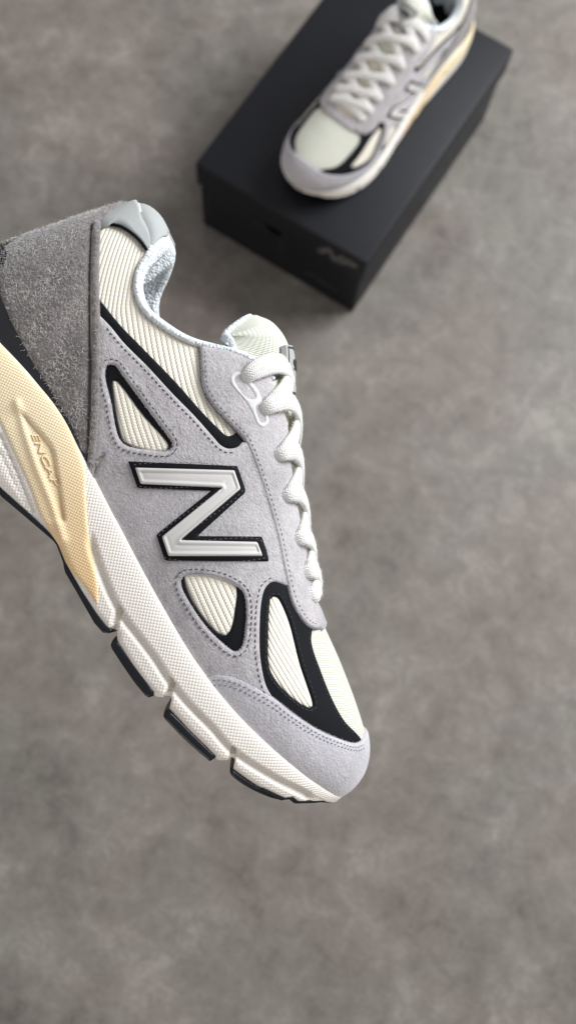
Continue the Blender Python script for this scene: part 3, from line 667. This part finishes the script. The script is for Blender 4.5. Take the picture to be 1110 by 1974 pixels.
    for seg in (jj[jj < 110], jj[jj > 110]):
        Pc = P0[seg] + up[seg] * 0.9 + (-inw[seg]) * 0.25
        tt = np.linspace(0, 1, len(seg) * 4); Pf = np.stack([np.interp(tt, np.linspace(0, 1, len(seg)), Pc[:, i]) for i in range(3)], 1)
        rr = 1.25 + 0.22 * np.abs(np.sin(np.arange(len(Pf)) * 0.62))
        tube('collar_binding', S, Pf, rr, MT['lining'], 9, None)
    # --- silver heel tab over the top of the heel
    tl = inv(smooth_line([(193, 440), (203, 436), (215, 432), (233, 435), (257, 450), (273, 465), (286, 483)], False, 4), 1.2)
    tl = np.vstack([[[0.0, tl[0, 1]]], tl]); tl = tl[np.concatenate([[True], np.diff(tl[:, 0]) > 0])]
    half = np.where(cx < 0.285)[0]; c0 = len(s) // 2
    rows = []; nt = len(half); tpar = np.abs(cx[half] / cx[half].max())
    lowab = np.stack([np.interp(tpar, np.linspace(0, 1, len(tl)), tl[:, 0]), np.interp(tpar, np.linspace(0, 1, len(tl)), tl[:, 1])], 1)
    sgn = np.where(half < c0, -1, 1)
    lowP = np.where(sgn[:, None] > 0, body_on(lowab, 1.6), body_on(mk(lowab), 1.6))
    lowI = np.where(sgn[:, None] > 0, body_on(lowab, 0.2), body_on(mk(lowab), 0.2))
    top0 = P0[half] - inw[half] * 1.0
    rl = rim; rp = body_on(rl, 0.3); Lr = np.concatenate([[0], np.cumsum(np.linalg.norm(np.diff(rp, axis=0), axis=1))]); dsr = np.abs(s[half] - s[-1] / 2)
    rimab = np.stack([np.interp(dsr, Lr, rl[:, k_]) for k_ in (0, 1)], 1)
    rows = [lowI]
    for k_ in np.linspace(0, 0.85, 6):
        abk = lowab * (1 - k_) + rimab * k_; rows.append(np.where(sgn[:, None] > 0, body_on(abk, 1.6), body_on(mk(abk), 1.6)))
    rows.append(top0)
    tend = np.interp(cx[half], [0, 0.2, 0.285], [2.3, 1.7, 0.25])
    for k_ in np.linspace(0.08, 1, 9):
        a_ = tend * k_; rows.append(P0[half] + inw[half] * ((r[half] + .9) * (1 - np.cos(a_)) - 0.9)[:, None] + up[half] * ((rv[half] + 0.9) * np.sin(a_))[:, None])
    rows.append(rows[-1] - up[half] * 1.0)
    G = np.stack(rows, 0); V = G.reshape(-1, 3); F = grid_faces(len(rows), nt)
    tab = link('heel_tab', mk_mesh('heel_tab', V, F, MT['tab'], np.zeros((len(V), 2))), S)
    tube('tab_edge_line', tab, smo(lowP) - [0, 0, 0.5], 0.75, MT['black_leather'], 7)  # thin black tube along the tab's lower edge
    # --- tongue: curved padded strip
    TC = np.array([(172, 110.5), (160, 119.5), (150, 127), (142, 134), (134, 140), (126, 143.4), (117, 143.6), (109, 140)], float)
    tC = np.linspace(0, 1, 34); kk = np.linspace(0, 1, len(TC)); C = np.stack([hermite(tC, kk, TC[:, 0]), hermite(tC, kk, TC[:, 1])], 1)
    tg = nrm(np.gradient(C, axis=0)); nr = np.stack([tg[:, 1], -tg[:, 0]], 1); nr = nr * np.sign(nr[:, 1:2]); nr = np.where(nr[:, 1:2] == 0, 1, nr)
    nr[-6:] = nrm(nr[-6:])
    wid = np.interp(tC, [0, 0.3, 0.5, 0.72, 0.84, 0.93, 1], [11, 15.5, 20, 25, 25.5, 23, 17]); thick = np.interp(tC, [0, 0.3, 0.9, 1], [2, 7, 8, 5])
    nb_ = 44; ph = np.linspace(0, 2 * np.pi, nb_, endpoint=False)
    V = []; uvs = []
    for i in range(len(tC)):
        cb = np.sign(np.cos(ph)) * np.abs(np.cos(ph))**0.9; sb = np.sign(np.sin(ph)) * np.abs(np.sin(ph))**0.6; y = -cb * wid[i]
        drop = np.interp(tC[i], [0, 0.4, 1], [7, 19, 22]) * (np.abs(cb)**2.1); hh = (sb * 0.5 - 0.5) * thick[i] - drop
        V.append(np.stack([C[i, 0] + nr[i, 0] * hh - np.interp(tC[i], [0.1, 0.5, 0.8, 1], [0, 7.5, 9.5, 9.5]) * np.abs(cb)**2.2, y, C[i, 1] + nr[i, 1] * hh], 1)); uvs.append(np.stack([y, np.full(nb_, tC[i] * 78)], 1))
    V = np.array(V); n_ = len(tC)
    topc = V[-1].mean(0); capv = [topc + (V[-1] - topc) * k_ + np.array([tg[-1, 0], 0, tg[-1, 1]]) * math.sqrt(max(0, 1 - k_**2)) * 3.2 for k_ in (0.93, 0.75, 0.45, 0.12)]
    V = np.concatenate([V, np.array(capv)], 0); U = np.array(uvs + [uvs[-1]] * 4)
    F = grid_faces(n_ + 4, nb_, closed_c=True).tolist(); F = [tuple(x[::-1]) for x in F]
    front = []; back = []
    for f_ in F:
        js = [k_ % nb_ for k_ in f_]; i_ = min(k_ // nb_ for k_ in f_); ang = ph[js].mean() if max(js) - min(js) < 5 else 0.0
        (front if (0.12 < ang < np.pi - 0.12 and i_ < n_ + 1) else back).append(f_)
    VV, UU = V.reshape(-1, 3), U.reshape(-1, 2)
    tongue = link('tongue', mk_mesh('tongue', VV, front, MT['waffle'], UU), S)
    link('tongue_lining', mk_mesh('tongue_lining', VV, back, MT['lining'], UU), tongue)
    # edge binding of the tongue
    Pe = np.concatenate([V[13:n_, 1], V[n_, 1:nb_ // 2], V[13:n_, nb_ // 2 - 1][::-1]]); Pe = smo(Pe); kq = 320
    tube('tongue_binding', tongue, np.stack([np.interp(np.linspace(0, len(Pe) - 1, kq), np.arange(len(Pe)), Pe[:, i]) for i in range(3)], 1), 1.7 + .22 * np.abs(np.sin(np.arange(kq) * .6)), MT['lining'], 8)
    # label: raised silver patch on the tongue's front
    iL = np.arange(9, 22); yy = np.linspace(-10.5, 10.5, 13); cI = C[iL]; nI = nr[iL]
    def lab_pt(i, y, h): cb = abs(y) / np.interp(i, np.arange(len(tC)), wid); dr = np.interp(np.interp(i, np.arange(len(tC)), tC), [0, .4, 1], [7, 19, 22]) * cb**2.1; c = np.array([np.interp(i, np.arange(len(tC)), C[:, k_]) for k_ in (0, 1)]); n2 = np.array([np.interp(i, np.arange(len(tC)), nr[:, k_]) for k_ in (0, 1)]); hh = h - dr * 0.9; return (c[0] + n2[0] * hh, y, c[1] + n2[1] * hh)
    top = [[lab_pt(i, y, 1.9) for y in yy] for i in iL]; bot = [[lab_pt(i, y, -0.5) for y in yy] for i in iL]
    V = np.array(top + bot).reshape(-1, 3); nr_, nc_ = len(iL), len(yy); F = grid_faces(nr_, nc_).tolist(); o_ = nr_ * nc_
    ring = [i * nc_ for i in range(nr_)] + [(nr_ - 1) * nc_ + j for j in range(1, nc_)] + [i * nc_ + nc_ - 1 for i in range(nr_ - 2, -1, -1)] + [j for j in range(nc_ - 2, 0, -1)]
    F += [(ring[k_], ring[(k_ + 1) % len(ring)], ring[(k_ + 1) % len(ring)] + o_, ring[k_] + o_) for k_ in range(len(ring))]
    lab = link('tongue_label', mk_mesh('tongue_label', V, F, MT['label'], None, False), tongue)
    def text_on(fn, txt, size, m, name, par, **kw):
        me = text_mesh(txt, size, **kw); v = np.array([tuple(x.co) for x in me.vertices]); P = np.array([fn(*q) for q in v])
        for x, p in zip(me.vertices, P): x.co = p
        me.materials.clear(); me.materials.append(m); o = link(name, me, par); return o
    # text reads with its top to the toe-less (upper) end
    texts = []
    texts.append(text_on(lambda x, y, z: lab_pt(16.5 + y * 0.42, x, 2.35 + z), '990', 7.5, MT['label_ink'], 'label_print', lab, extrude=0.12, bold=0.25))
    fr = []
    for (u0, u1, v0, v1) in ((-9.3, 9.3, 4.6, 5.1), (-9.3, 9.3, -5.1, -4.6), (-9.3, -8.8, -5.1, 5.1), (8.8, 9.3, -5.1, 5.1)):
        for k_ in range(8):
            a0, a1 = (u0 + (u1 - u0) * k_ / 8, u0 + (u1 - u0) * (k_ + 1) / 8) if u1 - u0 > 2 else (u0, u1); c0_, c1_ = (v0, v1) if u1 - u0 > 2 else (v0 + (v1 - v0) * k_ / 8, v0 + (v1 - v0) * (k_ + 1) / 8)
            fr += [lab_pt(15.5 + v, u, 2.15) for u, v in ((a0, c0_), (a1, c0_), (a1, c1_), (a0, c1_))]
    link('label_frame', mk_mesh('label_frame', fr, [(4 * k_, 4 * k_ + 1, 4 * k_ + 2, 4 * k_ + 3) for k_ in range(len(fr) // 4)], MT['label_ink'], None, False), lab)
    # --- midsole walls
    for side, fn in ((1, wall_lat), (-1, wall_med)):
        na = 560 if side > 0 else 300; nr2 = 40 if side > 0 else 24
        a = np.linspace(0, ULEN, na); t = np.linspace(0, 1, nr2); AA = np.repeat(a[None], nr2, 0); zb = ZBOT(col('x', a)); BB = zb[None] + (ztop(a) - zb)[None] * t[:, None]
        ab = np.stack([AA.ravel(), BB.ravel()], 1); P = fn(ab, 0.0)
        # underside rows
        und = P[:na] * [1, 0.6, 1] + [0, 0, -0.5]; und2 = P[:na] * [1, 0.0, 1] + [0, 0, -0.5]
        tp = P[-na:] * [1, 0.8, 1] + [0, 0, 1.5]
        V = np.vstack([und2, und, P, tp]); UV = np.vstack([flat_uv(None, und2), flat_uv(None, und), np.stack([ab[:, 0] * .76 + ab[:, 1] * .65, ab[:, 1] * .76 - ab[:, 0] * .65], 1), flat_uv(None, tp)])
        F = grid_faces(nr2 + 3, na); F = F if side > 0 else F[:, ::-1]
        ms = link('midsole', mk_mesh('midsole', V, F, MT['white_foam'], UV), S)
        # cream rear insert
        CI = [(0, 660), (50, 716), (100, 773), (135, 829), (163, 900), (166, 960), (170, 1020), (180, 1080), (190, 1135), (189, 1165), (189, 1165), (165, 1130), (128, 1084), (113, 1050), (98, 1026), (77, 987), (60, 940), (33, 880), (0, 810)]
        ci = winv(smooth_line(CI, False, 6)); ci = ci[ci[:, 0] > 24]
        top_b = lambda a_: ztop(np.array([a_]))[0] + 1.0
        ci = np.array([[x[0], min(x[1], top_b(x[0]))] for x in ci])
        n0 = len(ci)
        outl = np.vstack([[[12, top_b(12)]], ci, [[20, ci[-1, 1] - 1], [12, ci[-1, 1] + 3]]])
        rel = lambda v: np.zeros(len(v))
        ins = patch('cream_heel_insert', ms, outl, MT['cream_foam'], 0.4, 0.25, sp=1.0 if side > 0 else 2, edge=1.4, on=fn, relief=rel, uvf=lambda ab, P: np.stack([ab[:, 0] * .9 + ab[:, 1] * .43, ab[:, 1] * .9 - ab[:, 0] * .43], 1), skirt=0.5)
        # embossed ENCAP on the insert
        o_ = np.array([87.0, 884.0]); tdir = nrm(np.array([0.39, 0.92])); udir = np.array([tdir[1], -tdir[0]])
        me = text_mesh('ENCAP', 20, extrude=0.0, shear=0.2); bm_v = np.array([tuple(x.co)[:2] for x in me.vertices]); pxs = o_ + bm_v[:, :1] * tdir * 1.75 + bm_v[:, 1:2] * udir * 0.85
        ab = winv(pxs); Pt = fn(ab, 1.3 + rel(ab)); Pb = fn(ab, 0.4 + rel(ab)); n1 = len(Pt)
        fs = [list(p.vertices) for p in me.polygons]; ec = {}
        for f_ in fs:
            for k_ in range(len(f_)): ec[(f_[k_], f_[(k_ + 1) % len(f_)])] = 1
        sk = [(e[1], e[0], e[0] + n1, e[1] + n1) for e in ec if (e[1], e[0]) not in ec]
        link('embossed_letters', mk_mesh('embossed_letters', np.vstack([Pt, Pb]), fs + sk, MT['cream_foam'], np.vstack([bm_v * 0, bm_v * 0]), False), ins)
    # --- outsole pads
    def pad(name, top, bot, pre=None):
        """top / bot: pixel polylines of the pad's lateral edge (left -> right)"""
        t_ = loc(top); b_ = loc(bot)
        if pre: t_ = np.vstack([pre[0], t_]); b_ = np.vstack([pre[1], b_])
        x0, x1 = min(t_[0, 0], b_[0, 0]), max(t_[-1, 0], b_[-1, 0]); n2 = max(14, int((x1 - x0) / 1.5)); xs = x0 + (x1 - x0) * (0.5 - 0.5 * np.cos(np.linspace(0, np.pi, n2)))
        zt = np.interp(xs, t_[:, 0], t_[:, 1]); zb_ = np.interp(xs, b_[:, 0], b_[:, 1]); mid = (zt + zb_) / 2; hh = np.maximum((zt - zb_) / 2, 0.05)
        e_ = np.clip(np.minimum(xs - x0, x1 - xs) / 1.6, 0, 1); hh = hh * np.sqrt(1 - (1 - e_)**2 + 1e-4)
        fa = np.linspace(0, ULEN, 900); fxx = col('x', fa)
        wl = np.interp(xs, fxx, col('WL', fa)) + 2.2; wm = np.interp(xs, fxx, col('WM', fa)) + 2.2
        prof = [(0.0, 1.0, -2.5), (1.0, 0.9, -0.5), (1.0, 0.2, 0.1), (1.0, -0.5, 0.0), (1.0, -0.85, -0.7), (1.0, -1.0, -2.2)]
        rows = []
        for w, k_, ins in [(1, 1.0, -6), (1, 0.95, -.8), (1, 0.5, 0), (1, -0.4, 0), (1, -0.85, -.6), (1, -1.0, -2.2)]:
            rows.append(np.stack([xs, -(wl + ins) * e_**0.15, mid + hh * k_], 1))
        for w, k_, ins in [(1, -1.0, -2.2), (1, -0.85, -.6), (1, -0.4, 0), (1, 0.5, 0), (1, 0.95, -.8), (1, 1.0, -6)]:
            rows.append(np.stack([xs, (wm + ins) * e_**0.15, mid + hh * k_], 1))
        V = np.stack(rows, 0); F = grid_faces(len(rows), n2, closed_r=True)
        return link(name, mk_mesh(name, V.reshape(-1, 3), F, MT['black_rubber']), S)
    pad('outsole_pad', [(0, 934), (63, 993), (97, 1027), (117, 1060), (132, 1092), (165, 1145), (205, 1203), (221, 1218)], [(0, 957), (43, 993), (83, 1027), (107, 1047), (121, 1085), (123, 1102), (147, 1143), (180, 1202), (197, 1221), (218, 1223)], ([(-1, 13), (6, 11), (14, 7.5), (30, 5), (60, 4.2), (90, 4.2)], [(-1, 12), (4, 8), (14, 3.5), (30, 0.8), (60, 0), (90, 0.4)]))
    pad('outsole_pad', [(214, 1232), (222, 1230), (236, 1246), (262, 1283), (285, 1312), (300, 1338)], [(211, 1240), (214, 1252), (232, 1280), (258, 1318), (280, 1344), (293, 1349), (299, 1346)])
    pad('outsole_pad', [(315, 1370), (326, 1369), (345, 1386), (370, 1412), (395, 1436), (418, 1459)], [(312, 1376), (315, 1386), (345, 1418), (375, 1446), (404, 1470), (418, 1468)])
    pad('outsole_pad', [(443, 1479), (452, 1487), (480, 1507), (515, 1526), (545, 1537)], [(441, 1484), (444, 1496), (463, 1511), (489, 1526), (520, 1539), (543, 1545)])
    # toe rubber: wraps round the front
    a = np.linspace(ULEN * 0.845, ULEN - 0.01, 40); rows = []
    for side in (1, -1):
        zb = ZBOT(col('x', a)); W = wall_w(a, side)
        for (ins, dz) in (((1.2, 0.9), (2.6, 0.2), (2.2, -1.3), (-1.5, -2.0))):
            x = col('x', a) + np.clip((a - ULEN + 30) / 30, 0, 1) * (ins * 0.7); rows.append(np.stack([x, -side * np.maximum(W + ins * np.clip(W / 6, 0, 1), 0), zb + dz + np.clip((a - ULEN + 24) / 24, 0, 1) * 2.0], 1))
    V = np.stack(rows, 0); na = len(a); F = grid_faces(4, na).tolist() + (grid_faces(4, na)[:, ::-1] + 4 * na).tolist() + [(3 * na + i, 3 * na + i + 1, 7 * na + i + 1, 7 * na + i) for i in range(na - 1)]
    link('toe_outsole', mk_mesh('toe_outsole', V.reshape(-1, 3), F, MT['black_rubber']), S)
    # insole
    a = np.linspace(4, ULEN * 0.8, 60); V = np.concatenate([np.stack([col('x', a) + 2, -col('WL', a) * .9, col('zB', a) + 6], 1), np.stack([col('x', a) + 2, col('WM', a) * .9, col('zB', a) + 6], 1)])
    link('insole', mk_mesh('insole', V, [(i, i + 1, i + 61, i + 60) for i in range(59)], MT['insole']), S)
    # --- laces
    EY = inv([(462, 737), (500, 797), (530, 884), (546, 962), (570, 1043), (587, 1106), (599, 1149)], 2.4)
    print('eyelets', EY.round(1))
    n_e = len(EY)
    def ribbon(A, B, top, side_end_low, ns=40, w0=4.4):
        t = np.linspace(0, 1, ns); ab = A[None] * (1 - t)[:, None] + B[None] * t[:, None]
        # hold the path at the eyelet for a moment so the lace leaves it square to the throat
        ab[:, 0] = A[0] + (B[0] - A[0]) * sm((t - 0.08) / 0.84)
        h = -2.2 + (4.6 + top) * sm(t / 0.07); hb = (-2.2 + (4.6 + top) * sm((1 - t) / 0.10)) if not side_end_low else (0.2 + (2.2 + top) * sm((1 - t) / 0.16)); h = np.minimum(h, hb)
        h = h + 0.8 * np.sin(np.pi * t)
        C = body_on(ab, h); n = on_n(ab); n = nrm(n); T = nrm(np.gradient(C, axis=0)); n = nrm(n - (n * T).sum(1, keepdims=True) * T); Sd = np.cross(T, n)
        wd = w0 * (0.62 + 0.38 * sm(t / 0.16)) * ((0.62 + 0.38 * sm((1 - t) / 0.16)) if not side_end_low else 1.0) * (1 + .04 * np.sin(9 * t)); seg = 18; th = np.arange(seg) / seg * 2 * np.pi
        cs = np.sign(np.cos(th)) * np.abs(np.cos(th))**0.75; sn = np.sign(np.sin(th)) * np.abs(np.sin(th))**0.75
        tk = 1.4 * (1.25 - .25 * sm(t / 0.2))
        V = C[:, None] + cs[None, :, None] * Sd[:, None] * wd[:, None, None] + (sn[None, :] * tk[:, None] + 0.35 * (1 - cs[None, :]**2) - 0.25)[:, :, None] * n[:, None]
        L = np.concatenate([[0], np.cumsum(np.linalg.norm(np.diff(C, axis=0), axis=1))]); uv = np.stack([np.broadcast_to(cs * w0, (ns, seg)), np.broadcast_to(L[:, None], (ns, seg))], -1).reshape(-1, 2)
        F = [tuple(x[::-1]) for x in grid_faces(ns, seg, closed_c=True)] + [tuple(range(seg)), tuple(range((ns - 1) * seg, ns * seg))[::-1]]
        o = link('lace', mk_mesh('lace', V.reshape(-1, 3), F, MT['lace'], uv), S)
        k_ = 1100; ii = RNG.randint(3, ns - 3, k_); jj_ = RNG.randint(0, seg, k_); Pz = V[ii, jj_] + (V[ii + 1, jj_] - V[ii, jj_]) * RNG.rand(k_, 1); Nz = nrm(Pz - C[ii])
        fuzz('lace_fuzz', o, Pz, Nz, MT['lace_fuzz'], (0.4, 1.6), 0.045, 0.5)
        return o
    E2 = mk(EY)
    ribbon(EY[0], np.array([E2[0, 0] + 13, E2[0, 1]]), 1.8, False)
    for i in range(n_e - 1):
        ribbon(E2[i], EY[i + 1] + [0.5, (throat_d * 0)], 0.5, False)
        ribbon(EY[i], E2[i + 1] + [1.5, 0], 1.5, False)
    ribbon(EY[-1], E2[-1], 0.4, False)
    return S, texts

shoe, shoe_texts = build_shoe()

# scale mm -> m, keep units on meshes
seen = set()
def tree(o): 
    r = [o]
    for c in o.children: r += tree(c)
    return r
for o in tree(shoe):
    if o.type == 'MESH' and o.data.name not in seen: seen.add(o.data.name); o.data.transform(Matrix.Scale(0.001, 4))

# ------------------------------------------------------------------ second shoe = mirrored pair
def mirror_tree(o, parent=None):
    if o in SKIP2: return None
    c = o.copy()
    if o.type == 'MESH':
        me = o.data.copy(); nm = o.name.split('.')[0]
        if nm in ('label_print',):
            pass
        else:
            me.transform(Matrix.Scale(-1, 4, (0, 1, 0))); me.flip_normals()
        c.data = me
    SC.collection.objects.link(c); c.parent = parent
    for ch in list(o.children): mirror_tree(ch, c)
    return c
SKIP2 = VARI[(1, 0)] + VARI[(-1, 1)]
shoe2 = mirror_tree(shoe)
for o in VARI[(1, 1)] + VARI[(-1, 0)]:
    for q in tree(o)[::-1]: bpy.data.objects.remove(q)

# pose of the held shoe: its long plane parallel to the picture
e3 = CAM_RIGHT * E_[0] - CAM_UP * E_[1]; n3 = CAM_RIGHT * N_[0] - CAM_UP * N_[1]; y3 = np.cross(n3, e3)
org = CAM_POS + CAM_FWD * DC / 1000 - e3 * X0 / 1000 - n3 * Z0 / 1000
M = np.eye(4); M[:3, 0] = e3; M[:3, 1] = y3; M[:3, 2] = n3; M[:3, 3] = org
shoe.matrix_world = Matrix(M.tolist())
shoe['label'] = 'large grey suede running shoe close to the camera, sole to the left, toe pointing down'; shoe['category'] = 'shoe'; shoe['group'] = 'pair of grey running shoes'

# ------------------------------------------------------------------ the box and the shoe that stands on it
BW, BL, BH, LIDH = 0.229, 0.345, 0.129, 0.040
MT['box'] = smooth_mat('black_matt_card', (0.006, 0.0065, 0.009), 0.5, 0.0001, 700, 0.28)
MT['box_hole'] = smooth_mat('box_inside', (0.004, 0.004, 0.004), 0.9)
MT['box_print'] = smooth_mat('grey_box_print', (0.085, 0.082, 0.08), 0.5)
MT['box_print_dim'] = smooth_mat('dim_box_print', (0.035, 0.033, 0.034), 0.5)
box = bpy.data.objects.new('shoebox', None); SC.collection.objects.link(box)
box['label'] = 'black lidded cardboard shoebox lying on the grey floor under the other shoe'; box['category'] = 'box'
import bmesh
def bm_box(lo, hi, bev, name, m, parent, open_side=None):
    bm = bmesh.new(); bmesh.ops.create_cube(bm, size=1.0)
    lo, hi = Vector(lo), Vector(hi)
    for v in bm.verts: v.co = Vector([(lo[i] + hi[i]) / 2 + v.co[i] * (hi[i] - lo[i]) for i in range(3)])
    if open_side: bmesh.ops.delete(bm, geom=[f for f in bm.faces if f.normal.dot(Vector(open_side)) > 0.9], context='FACES_ONLY')
    bmesh.ops.bevel(bm, geom=list(bm.edges), offset=bev, segments=3, affect='EDGES', profile=0.5)
    me = bpy.data.meshes.new(name); bm.to_mesh(me); bm.free(); me.materials.append(m)
    for p in me.polygons: p.use_smooth = True
    try: me.set_sharp_from_angle(angle=math.radians(40))
    except Exception: pass
    return link(name, me, parent)
lid = bm_box((0, 0, BH - LIDH), (BW, BL, BH), 0.0022, 'lid', MT['box'], box)
# base: walls; the front one has the finger hole
ins = 0.0038; x0, x1, y0, y1 = ins, BW - ins, ins, BL - ins; zt = BH - LIDH + 0.004
hc = np.array([0.106, BH - LIDH - 0.004]); hr = 0.0125
ang = np.linspace(np.pi, 2 * np.pi, 15); hole = np.stack([hc[0] + hr * np.cos(ang), hc[1] + hr * np.sin(ang)], 1)
poly = np.vstack([[[x0, 0], [x1, 0], [x1, zt]], [[hole[-1, 0], zt]], hole[::-1], [[hole[0, 0], zt]], [[x0, zt]]])
vs, es, fs, *_ = delaunay_2d_cdt([Vector(v) for v in poly.tolist()], [(i, (i + 1) % len(poly)) for i in range(len(poly))], [], 0, 1e-6)
v2 = np.array([(x[0], x[1]) for x in vs]); f2 = [list(x) for x in fs if inside(v2[list(x)].mean(0)[None], poly)[0]]
V = np.concatenate([np.stack([v2[:, 0], np.full(len(v2), y0), v2[:, 1]], 1), np.stack([v2[:, 0], np.full(len(v2), y0 + .002), v2[:, 1]], 1)]); n2 = len(v2)
ec = {(f[k], f[(k + 1) % 3]) for f in f2 for k in range(3)}
F = f2 + [[i + n2 for i in f[::-1]] for f in f2] + [[a, b, b + n2, a + n2] for a, b in ec if (b, a) not in ec]
link('front_wall', mk_mesh('front_wall', V, F, MT['box'], None, False), box)
bm_box((x0, y1 - .002, 0), (x1, y1, zt), 0.0006, 'back_wall', MT['box'], box)
bm_box((x0, y0 + .002, 0), (x0 + .002, y1 - .002, zt), 0.0006, 'side_wall', MT['box'], box)
bm_box((x1 - .002, y0 + .002, 0), (x1, y1 - .002, zt), 0.0006, 'side_wall', MT['box'], box)
bm_box((x0 + .002, y0 + .0021, 0.001), (x1 - .002, y1 - .0021, 0.003), 0.0004, 'bottom', MT['box_hole'], box)
bm_box((x0 + .01, y0 + .008, 0.004), (x1 - .01, y0 + .0085, zt - .01), 0.0001, 'hole_shade_sheet', MT['box_hole'], box)  # black sheet behind the finger hole, painting the dark of the inside
def box_text(txt, size, x, z, y, m, name, shear=0.3, bold=0.0005, sx=1.0):
    me = text_mesh(txt, size, 0.0002, shear, bold); me.transform(Matrix.Translation((x, y, z)) @ Matrix.Rotation(math.pi / 2, 4, 'X') @ Matrix.Diagonal((sx, 1, 1, 1)))
    me.materials.clear(); me.materials.append(m); return link(name, me, box)
box_text('NB', 0.026, 0.190, BH - 0.0225, -0.0004, MT['box_print'], 'logo_print', 0.45, 0.0012, 1.3)
fv = []; ff = []
for k in range(4):                                                    # speed lines of the logo
    z = BH - 0.030 + k * 0.0036; xa = 0.1655 + k * 0.0016; b_ = len(fv); fv += [(xa, -.0005, z), (xa + .010, -.0005, z), (xa + .0105, -.0005, z + .0018), (xa + .0005, -.0005, z + .0018)]; ff.append((b_, b_ + 1, b_ + 2, b_ + 3))
link('logo_stripes', mk_mesh('logo_stripes', fv, ff, MT['box_print'], None, False), box)
box_text('new balance', 0.0095, 0.176, 0.030, y0 - .0004, MT['box_print_dim'], 'brand_print', 0.0, 0.0002)
# end label outline, faint, on the front
fv = []; ff = []
for (xa, xb, za, zb_) in ((0.014, 0.100, 0.074, 0.0748), (0.014, 0.0148, 0.030, 0.074), (0.118, 0.1188, 0.022, 0.066)):
    b_ = len(fv); fv += [(xa, y0 - .0003, za), (xb, y0 - .0003, za), (xb, y0 - .0003, zb_), (xa, y0 - .0003, zb_)]; ff.append((b_, b_ + 1, b_ + 2, b_ + 3))
link('label_outline', mk_mesh('label_outline', fv, ff, MT['box_print_dim'], None, False), box)

SH2 = dict(x=0.1538, y=0.3303, yaw=-96.3)
shoe2.matrix_world = Matrix.Translation((SH2['x'], SH2['y'], BH - 0.0002)) @ Matrix.Rotation(math.radians(SH2['yaw']), 4, 'Z') @ Matrix.Rotation(0, 4, 'Y')
shoe2['label'] = 'grey suede running shoe standing on the black shoebox lid, cream toe towards the camera'; shoe2['category'] = 'shoe'; shoe2['group'] = 'pair of grey running shoes'

# ------------------------------------------------------------------ floor
t = NT('mottled_grey_concrete'); o = t.obj()
n1 = t.noise(o, 3.2, 6, 0.6, 0.8); n2 = t.noise(o, 11, 6, 0.62, 0.6); n3 = t.noise(o, 38, 7, 0.68, 0.7); n4 = t.noise(o, 260, 4, 0.7)
f = t.math('ADD', t.math('MULTIPLY', n1, 0.17), t.math('MULTIPLY', n2, 0.26)); f = t.math('ADD', f, t.math('MULTIPLY', n3, 0.31)); f = t.math('ADD', f, t.math('MULTIPLY', n4, 0.26))
c1 = t.ramp(f, [(0.39, (0.100, 0.088, 0.076)), (0.455, (0.150, 0.135, 0.118)), (0.53, (0.193, 0.176, 0.156)), (0.60, (0.270, 0.250, 0.224))])
hue = t.noise(o, 4.5, 3, 0.5, 0.5); mx = t.node('ShaderNodeMix', data_type='RGBA', blend_type='MULTIPLY'); mx.inputs[0].default_value = 1.0
t.link(c1, mx.inputs[6]); t.link(t.ramp(hue, [(0.38, (0.98, 1.0, 0.965)), (0.62, (1.04, 0.985, 0.965))]), mx.inputs[7]); t.base(mx.outputs[2])
t.rough(t.math('ADD', t.math('MULTIPLY', n2, 0.2), 0.5)); t.setin(t.b, 'Specular IOR Level', 0.35); t.bump(t.math('ADD', n3, n4), 0.2, 0.0004)
fl = link('floor', mk_mesh('floor', [(-6, -6, 0), (6, -6, 0), (6, 6, 0), (-6, 6, 0)], [(0, 1, 2, 3)], t.m, None, False)); fl['kind'] = 'structure'
